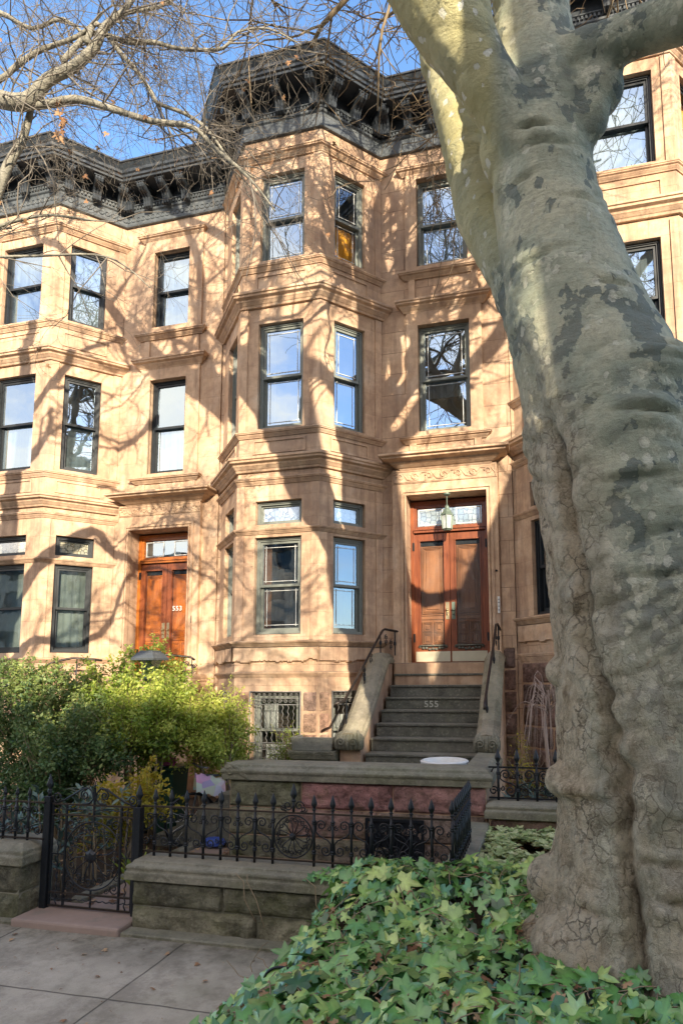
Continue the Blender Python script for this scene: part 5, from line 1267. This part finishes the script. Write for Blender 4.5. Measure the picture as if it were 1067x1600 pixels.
CREASE = [(5.78,.05,.2,1.),(5.66,.12,.25,.8),(5.45,-.02,.2,.7),(5.2,.3,.2,.8),(4.82,.05,.25,1.),(4.55,.5,.2,.8),(4.05,.8,.3,1.2),(3.93,.75,.35,1.2),(3.8,.15,.2,.8),(3.74,.8,.3,1.),(3.6,.65,.35,1.),(3.42,.8,.3,1.),(3.2,.55,.3,1.),(2.95,.75,.3,.8),(2.6,.6,.35,.8),(2.3,.5,.3,.7),(1.95,.75,.3,.9),(1.72,.1,.15,.6),(1.33,.25,.3,1.2),(1.22,.7,.3,.8),(1.02,.55,.35,1.2),(.86,.7,.4,1.2),(.7,.2,.2,.8)]
tint = np.zeros((nv,4),np.float32); tint[:,3]=1
for i in range(nv):
    x,y,z = (float(q) for q in co_[i]); nx,ny,nz = (float(q) for q in no_[i])
    p = Vector((x,y,z)); n1 = noise.noise(Vector((x*1.6,y*1.6,z*1.3))); 
    big_ = .035*n1
    # horizontal creases and wrinkles, grouped
    grp = max(0,noise.noise(Vector((x*1.1+7,y*1.1,z*1.2+3)))+.12)
    wob_ = z*11+2.6*noise.noise(Vector((x*1.6,y*1.6,z*.9)))+.8*sin(atan2(y-4.3,x-.5)*2)
    wr = (abs(sin(wob_))**.5-.75)*.085*grp; wr += (abs(sin(wob_*2.3+1))**.5-.7)*.03*max(0,noise.noise(Vector((x*1.5,y*1.5+5,z*1.6)))+.1)
    for zc,xc,wx,am in CREASE:
        dz = z-zc-.05*noise.noise(Vector((x*2.2,zc*3,1)))-.10*(x-xc)**2
        if abs(dz) < .2:
            wx_ = wx*(.55+.25*noise.noise(Vector((zc*9,1,1)))); mk_ = math.exp(-((x-xc-.12*noise.noise(Vector((zc*5,2,2))))/wx_)**2)*am*(.35 if xc > .72 else 1.)*max(0,-ny+.35)*.50*max(0,min(1.4,.8+1.3*noise.noise(Vector((x*4,z*2,zc))))); wr += mk_*(.042*math.exp(-((dz-.055)/.04)**2)-.055*math.exp(-(dz/.016)**2)+.03*math.exp(-((dz+.06)/.05)**2))
    fine_ = .008*noise.noise(p*7)+.004*noise.noise(p*17)
    d = big_+wr+fine_
    front = max(0,-ny)
    rb = 0.
    if z < 4.6 and y < 4.4:
        sx_ = float(np.interp(z,zs_,xs_))+.05*noise.noise(Vector((z*2.5,1,1)))+.03*noise.noise(Vector((z*9,2,1)))
        dx = x-sx_; w_ = .035+.018*noise.noise(Vector((z*3,5,1)))
        fd = front*max(0,min(1,(4.5-z)/1.)); d -= .085*math.exp(-(dx/w_)**2)*fd; d += .035*math.exp(-((dx+.08)/.05)**2)*fd*(1+noise.noise(p*4))+.05*math.exp(-((dx-.13)/.10)**2)*fd*(1+noise.noise(p*6))
        rb = math.exp(-((dx-.03)/.15)**2)*fd; tint[i,2] = math.exp(-((dx-.006)/(.014+.01*noise.noise(Vector((z*5,9,1)))))**2)*fd*.9*max(0,min(1,.6+2*noise.noise(Vector((z*2.2,3,3)))))
        d += rb*.018*noise.noise(Vector((x*14,y*14,z*6)))
    lowb = max(0,min(1,(2.9-z)/2.3)); left = max(0,min(1,((.36 if z<3.4 else .24)-x)/.16)) if z < 4.3 else 0
    tint[i,0] = min(1,max(rb*.95, lowb*.85+.25*n1*2*lowb, left*1.0*max(0,min(1,(4.3-z)/1.2))))
    lim = max(0,min(1,(-x-.16)/.10))*max(0,min(1,(z-4.9)/.9)) if z > 5.2 or y > 4.6 else 0; st_ = 0 
    tint[i,1] = min(1,lim)
    co_[i,0]+=nx*d; co_[i,1]+=ny*d; co_[i,2]+=nz*d
co_ -= np.array(L0,np.float32)
me.vertices.foreach_set('co',co_.ravel()); at = me.color_attributes.new('tint','FLOAT_COLOR','POINT'); at.data.foreach_set('color',tint.ravel())
me.polygons.foreach_set('use_smooth',[True]*len(me.polygons)); me.update(); me.name='trunk'; link_mesh('trunk',me,M['plane'],bt)
def smooth_path(P, k=3):
    out=[]
    for i in range(len(P)-1):
        p0=P[max(0,i-1)];p1=P[i];p2=P[i+1];p3=P[min(len(P)-1,i+2)]
        for j in range(k):
            t=j/k; out.append(tuple(.5*((2*b)+(-a+c)*t+(2*a-5*b+4*c-d)*t*t+(-a+3*b-3*c+d)*t**3) for a,b,c,d in zip(p0,p1,p2,p3)))
    out.append(P[-1]); return out
rd = random.Random(21); mb = MB()
UP = [([(-.29,5.7,9.5),(-.9,5.6,10.4),(-1.9,5.4,11.3),(-3.2,5.2,12.6),(-4.6,5.0,13.6)],[.15,.13,.11,.085,.05]),
      ([(-1.47,3.8,8.86),(-2.4,3.9,9.7),(-3.6,4.1,10.4),(-5.0,4.3,11.6),(-6.6,4.5,12.4)],[.25,.20,.16,.11,.06]),
      ([(-2.4,3.9,9.7),(-3.0,4.2,10.9),(-3.2,4.4,12.3),(-3.9,4.5,13.8)],[.13,.10,.075,.04]),
      ([(.11,4.35,9.5),(.5,4.4,10.8),(.2,4.6,12.3),(.6,4.7,14.)],[.2,.16,.12,.07]),
      ([(.3,4.4,10.2),(-.5,4.5,11.2),(-1.3,4.6,12.6),(-1.5,4.7,14.)],[.12,.10,.07,.04]),
      ([(.06,4.35,8.3),(.9,4.5,9.4),(2.0,4.6,10.6),(3.1,4.7,12.2)],[.2,.16,.12,.07]),
      ([(.9,4.5,9.4),(1.0,4.8,10.8),(1.6,4.9,12.4)],[.11,.08,.05])]
for P_,R_u in UP:
    Q = smooth_path([(*p,r) for p,r in zip(P_,R_u)],4); mb.tube([q[:3] for q in Q],[q[3] for q in Q],10)
    for k in range(9):
        i = rd.randrange(2,len(Q)-1); b = Vector(Q[i][:3]); t_ = (Vector(Q[i+1][:3])-b).normalized()
        grow(mb,b,(t_*.5+Vector((rd.gauss(0,.7),rd.gauss(0,.4),rd.gauss(.1,.6)))).normalized(),max(.018,Q[i][3]*.42),rd.uniform(1.2,2.4),2,rd,.008,.08,(3,4),.75,6,None,.2)
for p,d,r,L in (((.11,4.35,9.5),(.1,.1,1),.19,3.6),((-.29,5.7,9.5),(.1,.5,.9),.14,3.2),((-1.5,3.9,9.0),(-.6,-.1,.8),.25,3.6),((2.55,3.2,6.4),(.9,-.3,.3),.09,2.6),((.1,4.35,8.8),(.6,.5,.7),.13,3.4),((.08,4.35,8.2),(1.,.3,1.2),.2,4.2),((.1,4.4,9.0),(-.9,.4,.8),.13,4.),((-.3,5.75,9.4),(-.8,-.2,.7),.11,3.6),((-1.4,3.85,8.8),(-.9,.4,.35),.13,4.)):
    grow(mb,Vector(p),Vector(d),r,L,4,rd,.009,.15,(3,5),.75,8,None,.2)
o = mb.build('crown',M['twig'],bt,smooth=True,fix=False)

# street tree at the kerb on the left: its limbs reach over the top left of the view
M['limb'] = mat_plain('pale limb bark',(.33,.31,.25),.8,0,.4,7,.8,.3,(.50,.47,.39),.014)
M['twigs'] = mat_plain('grey brown twigs',(.24,.21,.175),.8,0,.3,12,.3)
lt = empty('street_tree',(-6.3,3.0,0),'bare street tree whose sunlit limbs and fine twigs cross the sky at top left','tree')
LB = {
'A':[(-6.3,3.3,5.6,.17),(-5.6,3.6,6.6,.14),(-4.921,3.755,7.33,.106),(-4.587,3.78,7.084,.096),(-4.328,3.8,6.918,.086),(-4.054,3.8225,6.854,.079),(-3.887,3.8375,7.024,.058),(-3.658,3.8575,7.104,.051),(-3.464,3.875,7.266,.044),(-3.387,3.8825,7.444,.032),(-3.192,3.9,7.588,.024),(-3.033,3.915,7.86,.018)],
'B':[(-4.75,3.79,7.15,.07),(-4.615,3.81,7.031,.06),(-4.36,3.83,6.926,.054),(-3.992,3.86,6.835,.039),(-3.639,3.89,6.836,.038),(-3.285,3.92,6.679,.03),(-2.942,3.95,6.521,.03),(-2.693,3.97,6.454,.026),(-2.555,3.98,6.377,.023),(-2.389,4.,6.185,.02),(-2.227,4.015,6.024,.017),(-2.067,4.03,5.839,.011),(-1.909,4.045,5.604,.008)],
'C':[(-4.9,3.8,7.2,.04),(-4.779,3.83,7.092,.035),(-4.411,3.86,7.183,.027),(-4.236,3.875,7.306,.028),(-4.029,3.8925,7.404,.024),(-3.673,3.9225,7.48,.02),(-3.475,3.94,7.658,.013)],
'D':[(-5.9,3.6,5.0,.09),(-4.9,3.8,5.3,.075),(-4.569,3.87,5.702,.067),(-4.367,3.89,6.206,.054),(-4.291,3.8975,6.404,.047),(-4.184,3.9075,6.597,.04),(-4.127,3.9135,6.83,.033),(-4.117,3.915,6.951,.026)],
'E':[(-3.575,3.9,7.35,.029),(-3.538,3.95,7.59,.026),(-3.347,4.0135,7.333,.025),(-3.155,4.029,7.087,.022),(-3.031,4.039,6.881,.021),(-2.97,4.044,6.782,.018),(-2.741,4.064,6.657,.018),(-2.536,4.082,6.481,.015),(-2.332,4.1,6.178,.011),(-2.114,4.12,5.98,.008)],
'F':[(-3.78,3.87,7.2,.029),(-3.602,3.98,7.545,.026),(-3.299,4.05,7.451,.026),(-3.062,4.07,7.408,.022),(-2.857,4.0875,7.316,.019),(-2.655,4.105,7.262,.018),(-2.43,4.125,7.24,.015),(-2.31,4.136,7.368,.011),(-2.046,4.16,7.35,.009),(-1.772,4.185,7.155,.005)],
'G':[(-5.0,3.9,5.7,.03),(-4.618,3.965,5.84,.021),(-4.438,3.98,5.913,.021),(-4.256,3.995,5.948,.017),(-3.954,4.02,5.956,.013),(-3.535,4.055,5.848,.008)],
'H':[(-5.1,3.9,5.5,.03),(-4.635,3.995,5.657,.017),(-4.08,4.04,5.619,.013),(-3.544,4.085,5.566,.011),(-3.278,4.1075,5.438,.008),(-3.042,4.1275,5.214,.005)],
'I':[(-3.464,3.875,7.266,.03),(-3.45,4.0,7.6,.027),(-3.386,4.14,7.866,.02),(-3.084,4.165,7.87,.019),(-2.792,4.19,8.002,.016),(-2.442,4.22,7.995,.011)],
'J':[(-5.0,4.0,8.1,.04),(-4.706,4.07,8.169,.03),(-4.359,4.095,7.933,.021),(-4.039,4.12,7.968,.02),(-3.705,4.145,7.631,.012)]}
mb = MB(); tw = MB(); rd = random.Random(5); tips=[]
mb.tube([(-6.3,3.0,-.1),(-6.32,3.0,2.),(-6.35,3.05,4.),(-6.3,3.2,5.6),(-6.2,3.2,8.),(-6.0,3.1,11)],[.34,.27,.24,.2,.16,.1],14)
mb.tube([(-6.33,3.05,4.2),(-6.1,3.4,4.7),(-5.9,3.6,5.0)],[.16,.12,.09],10)
for key,P in LB.items():
    Q = smooth_path(P); mb.tube([q[:3] for q in Q],[max(.004,q[3]*.82) for q in Q],10)
    thick = {'A':40,'B':32,'C':22,'D':12,'E':26,'F':38,'G':9,'H':8,'I':36,'J':24}[key]
    for k in range(thick):
        i = rd.randrange(len(Q)//6,len(Q)-1); b = Vector(Q[i][:3]); t_ = (Vector(Q[i+1][:3])-b).normalized()
        d = (t_*rd.uniform(.1,.9)+Vector((rd.gauss(0,.6),rd.gauss(0,.55),rd.gauss(.0,.62)))).normalized()
        grow(tw,b,d,min(Q[i][3]*.55,rd.uniform(.0035,.009)),rd.uniform(.35,1.0),rd.choice([1,2,2,3]),rd,.0021,-.05,(2,4),.75,5,tips,.26)
mb.build('limbs',M['limb'],lt,smooth=True,fix=False)
rdx = random.Random(6)
for p,d,r,L in (((-6.0,3.1,10.8),(.2,0,1),.1,3.),((-6.2,3.2,8.),(.3,-.6,.8),.1,3.),((-6.2,3.2,7.),(-.9,.1,.6),.12,3.5),((-6.2,3.2,9.),(.2,.7,.5),.09,2.6)): grow(tw,Vector(p),Vector(d),r,L,3,rdx,.006,.1,(3,4),.7,7)
tw.build('twigs',M['twigs'],lt,smooth=True,fix=False)
P=[];N=[];S=[];Tn=[]
for t in rd.sample(tips,min(60,len(tips))):
    P.append(t); N.append((rd.gauss(0,1),rd.gauss(0,1),rd.gauss(0,.4))); S.append(rd.uniform(.02,.035)); Tn.append(rd.uniform(.1,.7))
P += [(-3.75+rd.gauss(0,.03),3.85,6.62+rd.gauss(0,.08)) for _ in range(14)]; N += [(rd.gauss(0,1),rd.gauss(0,1),.2) for _ in range(14)]; S += [.045]*14; Tn += [rd.uniform(.2,.8) for _ in range(14)]
leaf_cloud('dead_leaves',M['dead'],ivy_T,P,N,S,Tn,lt)

# other street trees (behind the camera; their shadows fall on the fronts and they show in the window glass)
def street_tree(label, x, y, h, r, seed, lean=(0,0), depth=5):
    rd = random.Random(seed); root = empty('street_tree',(x,y,0),label,'tree'); mb = MB(); hs = h
    P=[]; R=[]
    for i in range(9):
        t=i/8; P.append((x+lean[0]*t+.12*sin(t*5+seed),y+lean[1]*t+.1*cos(t*4+seed),-.15+hs*t)); R.append(r*(1.25 if i==0 else 1-.35*t))
    mb.tube(P,R,16,False); top = Vector(P[-1])
    m_ = mb.build('trunk',M['limb'],root,smooth=True,fix=False); cr = MB()
    for k in range(4):
        a = 2*pi*k/4+rd.uniform(-.4,.4); b = Vector(P[-1-(k%2)]); grow(cr,b,Vector((cos(a)*.75,sin(a)*.75,1)),r*.42,h*.62,depth-1,rd,.012,.2,(3,4),.62,8)
    cr.build('crown',M['limb'],root,smooth=True,fix=False); return root
# unseen trunks and limb added by the kerb to shade big trunk and stoop
bl_ = empty('street_tree',(3.8,-1.5,0),'unseen thick tree at the kerb behind the viewer, added to cast shade','tree'); mb = MB()
mb.tube([(3.95,-1.5,-.1),(3.9,-1.5,1.5),(3.88,-1.5,4.6),(3.75,-1.5,6.5),(3.55,-1.5,8.3),(3.45,-1.5,10.3),(3.4,-1.5,12.)],[.95,.8,.72,.62,.52,.42,.34],18)
mb.tube([(3.6,-1.5,7.0),(3.2,-1.5,7.6),(2.85,-1.45,7.9),(2.6,-1.4,8.8),(2.2,-1.35,10.2),(1.9,-1.3,11.8)],[.34,.34,.26,.17,.12,.07],14)
mb.tube([(4.95,-1.5,-.1),(4.9,-1.5,3.),(4.85,-1.5,5.),(5.1,-1.5,6.6),(5.7,-1.5,8.4),(6.5,-1.5,10.4),(7.2,-1.5,12.4)],[.85,.72,.66,.62,.55,.5,.42],16)
mb.tube([(5.9,-1.5,-.1),(5.95,-1.5,4.),(6.1,-1.5,7.),(6.5,-1.5,9.),(7.3,-1.5,11.)],[.8,.7,.62,.5,.4],16)
mb.build('trunk',M['limb'],bl_,smooth=True,fix=False); cr = MB(); rd = random.Random(77)
for p,d,r,L in (((3.4,-1.5,11.9),(.1,.1,1),.3,5.),((3.45,-1.5,10.5),(.8,.2,.8),.22,4.),((1.95,-1.3,11.6),(-.5,.1,.8),.08,3.),((3.42,-1.5,11),(-.3,-.6,.9),.2,4.)): grow(cr,Vector(p),Vector(d),r,L,4,rd,.01,.2,(3,4),.65,8)
cr.build('crown',M['limb'],bl_,smooth=True,fix=False)
for i,a in enumerate([(-2.2,-1.9,5.2,.30),(9.5,-1.4,6.5,.36),(-1.5,-15.6,7.5,.36),(6.0,-15.8,7.,.34),(12.5,-15.5,8.,.4),(-9.,-15.4,7.,.33),(19.,-15.7,8.,.36)]):
    street_tree(['bare slender street tree behind the viewer at left','bare street tree behind the viewer at right','bare street tree across the road facing the centre house','bare street tree across the road facing the right house','largest bare street tree across the road','bare street tree across the road at far left','bare street tree across the road at far right'][i],*a,seed=40+i,depth=5)
# row across the street
for i in range(18):
    x0 = -50+6.*i; z = 13.0+(.30*(i-8))+random.uniform(-.2,.2)
    root = empty('row_house',(x0+3,-22,0),'flat fronted brownstone row house across the street behind the viewer','house','row houses across the street')
    Fo = Frame(x0+6,-22,x0,-22); mb = MB(); ops=[]
    for fl_ in range(4):
        for c_ in range(3): ops.append((.8+c_*1.75,1.75+c_*1.75,1.4+fl_*2.9,3.1+fl_*2.9))
    wall(mb,Fo,0,6,-.2,z,ops,0,.25); mb.quad((x0,-22,-.2),(x0,-32,-.2),(x0,-32,z),(x0,-22,z)); mb.quad((x0+6,-22,-.2),(x0+6,-32,-.2),(x0+6,-32,z),(x0+6,-22,z)); mb.quad((x0,-32,-.2),(x0+6,-32,-.2),(x0+6,-32,z),(x0,-32,z)); mb.quad((x0,-22,z-.05),(x0+6,-22,z-.05),(x0+6,-32,z-.05),(x0,-32,z-.05))
    mb.build('wall',M['stoneL'],root,fix=False)
    MB().sweep([Fo(0,0,0)[:2],Fo(6,0,0)[:2]],mprof(z-.6,z+.05,.45,-.3)).build('cornice',M['cornice'],root)
    for p in ops:
        q = MB(); q.quad(Fo(p[0],-.24,p[2]),Fo(p[1],-.24,p[2]),Fo(p[1],-.24,p[3]),Fo(p[0],-.24,p[3])); q.frame_rect(Fo,p[0],p[1],p[2],p[3],.07,-.24,-.18); q.build('window',M['sashL'],root,fix=False)

# ------------------------------------------------------------------ light, sky, camera
w = bpy.data.worlds.new('World'); scn.world = w; w.use_nodes = True; nt = w.node_tree; nt.nodes.clear()
sunv = Vector((.55,-1,.42)).normalized()        # towards the sun
sky = nt.nodes.new('ShaderNodeTexSky'); sky.sky_type='NISHITA'; sky.sun_disc=False; sky.sun_elevation=math.asin(sunv.z); sky.sun_rotation=atan2(sunv.x,sunv.y)
sky.air_density=1.0; sky.dust_density=.4; sky.ozone_density=2.5; sky.altitude=100
bg = nt.nodes.new('ShaderNodeBackground'); bg.inputs[1].default_value=.15; out = nt.nodes.new('ShaderNodeOutputWorld')
def wn(typ, ins=None, **kw):
    nd = nt.nodes.new(typ)
    for k,v in kw.items(): setattr(nd,k,v)
    for k,v in (ins or {}).items():
        if isinstance(v,bpy.types.NodeSocket): nt.links.new(v,nd.inputs[k])
        else: nd.inputs[k].default_value = v
    return nd
SKYV = 3.2; FILL_CLOUD = (18.5,15.2,12.0)
hs = wn('ShaderNodeHueSaturation',{'Saturation':1.08,'Value':SKYV,'Color':sky.outputs[0]})
# bright clouds added behind the camera as warm fill, on the sun's side
tc = wn('ShaderNodeTexCoord').outputs['Generated']; sp_ = wn('ShaderNodeSeparateXYZ',{0:tc})
mr = wn('ShaderNodeMapRange',{'Value':sp_.outputs[1],'From Min':.0,'From Max':-.55,'To Min':0.,'To Max':1.},interpolation_type='SMOOTHSTEP')
nz = wn('ShaderNodeTexNoise',{'Vector':wn('ShaderNodeMapping',{'Vector':tc,'Scale':(1.6,1.6,4.)}).outputs[0],'Scale':1.6,'Detail':7.,'Roughness':.6})
cr_ = wn('ShaderNodeMapRange',{'Value':nz.outputs['Fac'],'From Min':.38,'From Max':.66,'To Min':.25,'To Max':1.},interpolation_type='SMOOTHSTEP')
fm = wn('ShaderNodeMath',{0:mr.outputs[0],1:cr_.outputs[0]},operation='MULTIPLY')
mx = wn('ShaderNodeMix',data_type='RGBA'); nt.links.new(fm.outputs[0],mx.inputs[0]); nt.links.new(hs.outputs[0],mx.inputs[6]); mx.inputs[7].default_value=(*FILL_CLOUD,1)
nt.links.new(mx.outputs[2],bg.inputs[0]); nt.links.new(bg.outputs[0],out.inputs[0])
sl = bpy.data.lights.new('sun','SUN'); sl.energy=10.5; sl.angle=radians(.42); sl.color=(1.,.87,.67); so = bpy.data.objects.new('sun',sl); COL.objects.link(so)
so.rotation_euler = (-sunv).to_track_quat('-Z','Y').to_euler(); so.location=(10,-20,15)
cam = bpy.data.cameras.new('camera'); co = bpy.data.objects.new('camera',cam); COL.objects.link(co); scn.camera = co
yaw,pitch,roll,f = .2366,.1115,-.0077,965.574
cam.sensor_fit='VERTICAL'; cam.sensor_height=24.; cam.lens=24.*f/1600; cam.shift_x=-85.83/1600; cam.shift_y=151.46/1600; cam.clip_end=1500; cam.clip_start=.05
fwd = Vector((-sin(yaw)*cos(pitch),cos(yaw)*cos(pitch),sin(pitch))); right = Vector((cos(yaw),sin(yaw),0)); upv = right.cross(fwd)
r2 = right*cos(roll)+upv*sin(roll); u2 = -right*sin(roll)+upv*cos(roll)
Mx = Matrix((r2,u2,-fwd)).transposed().to_4x4(); Mx.translation = Vector((0,0,2.03)); co.matrix_world = Mx
scn.view_settings.view_transform='Standard'; scn.view_settings.look='None'; scn.view_settings.exposure=0; scn.view_settings.gamma=1
scn.cycles.max_bounces=8; scn.cycles.transparent_max_bounces=16
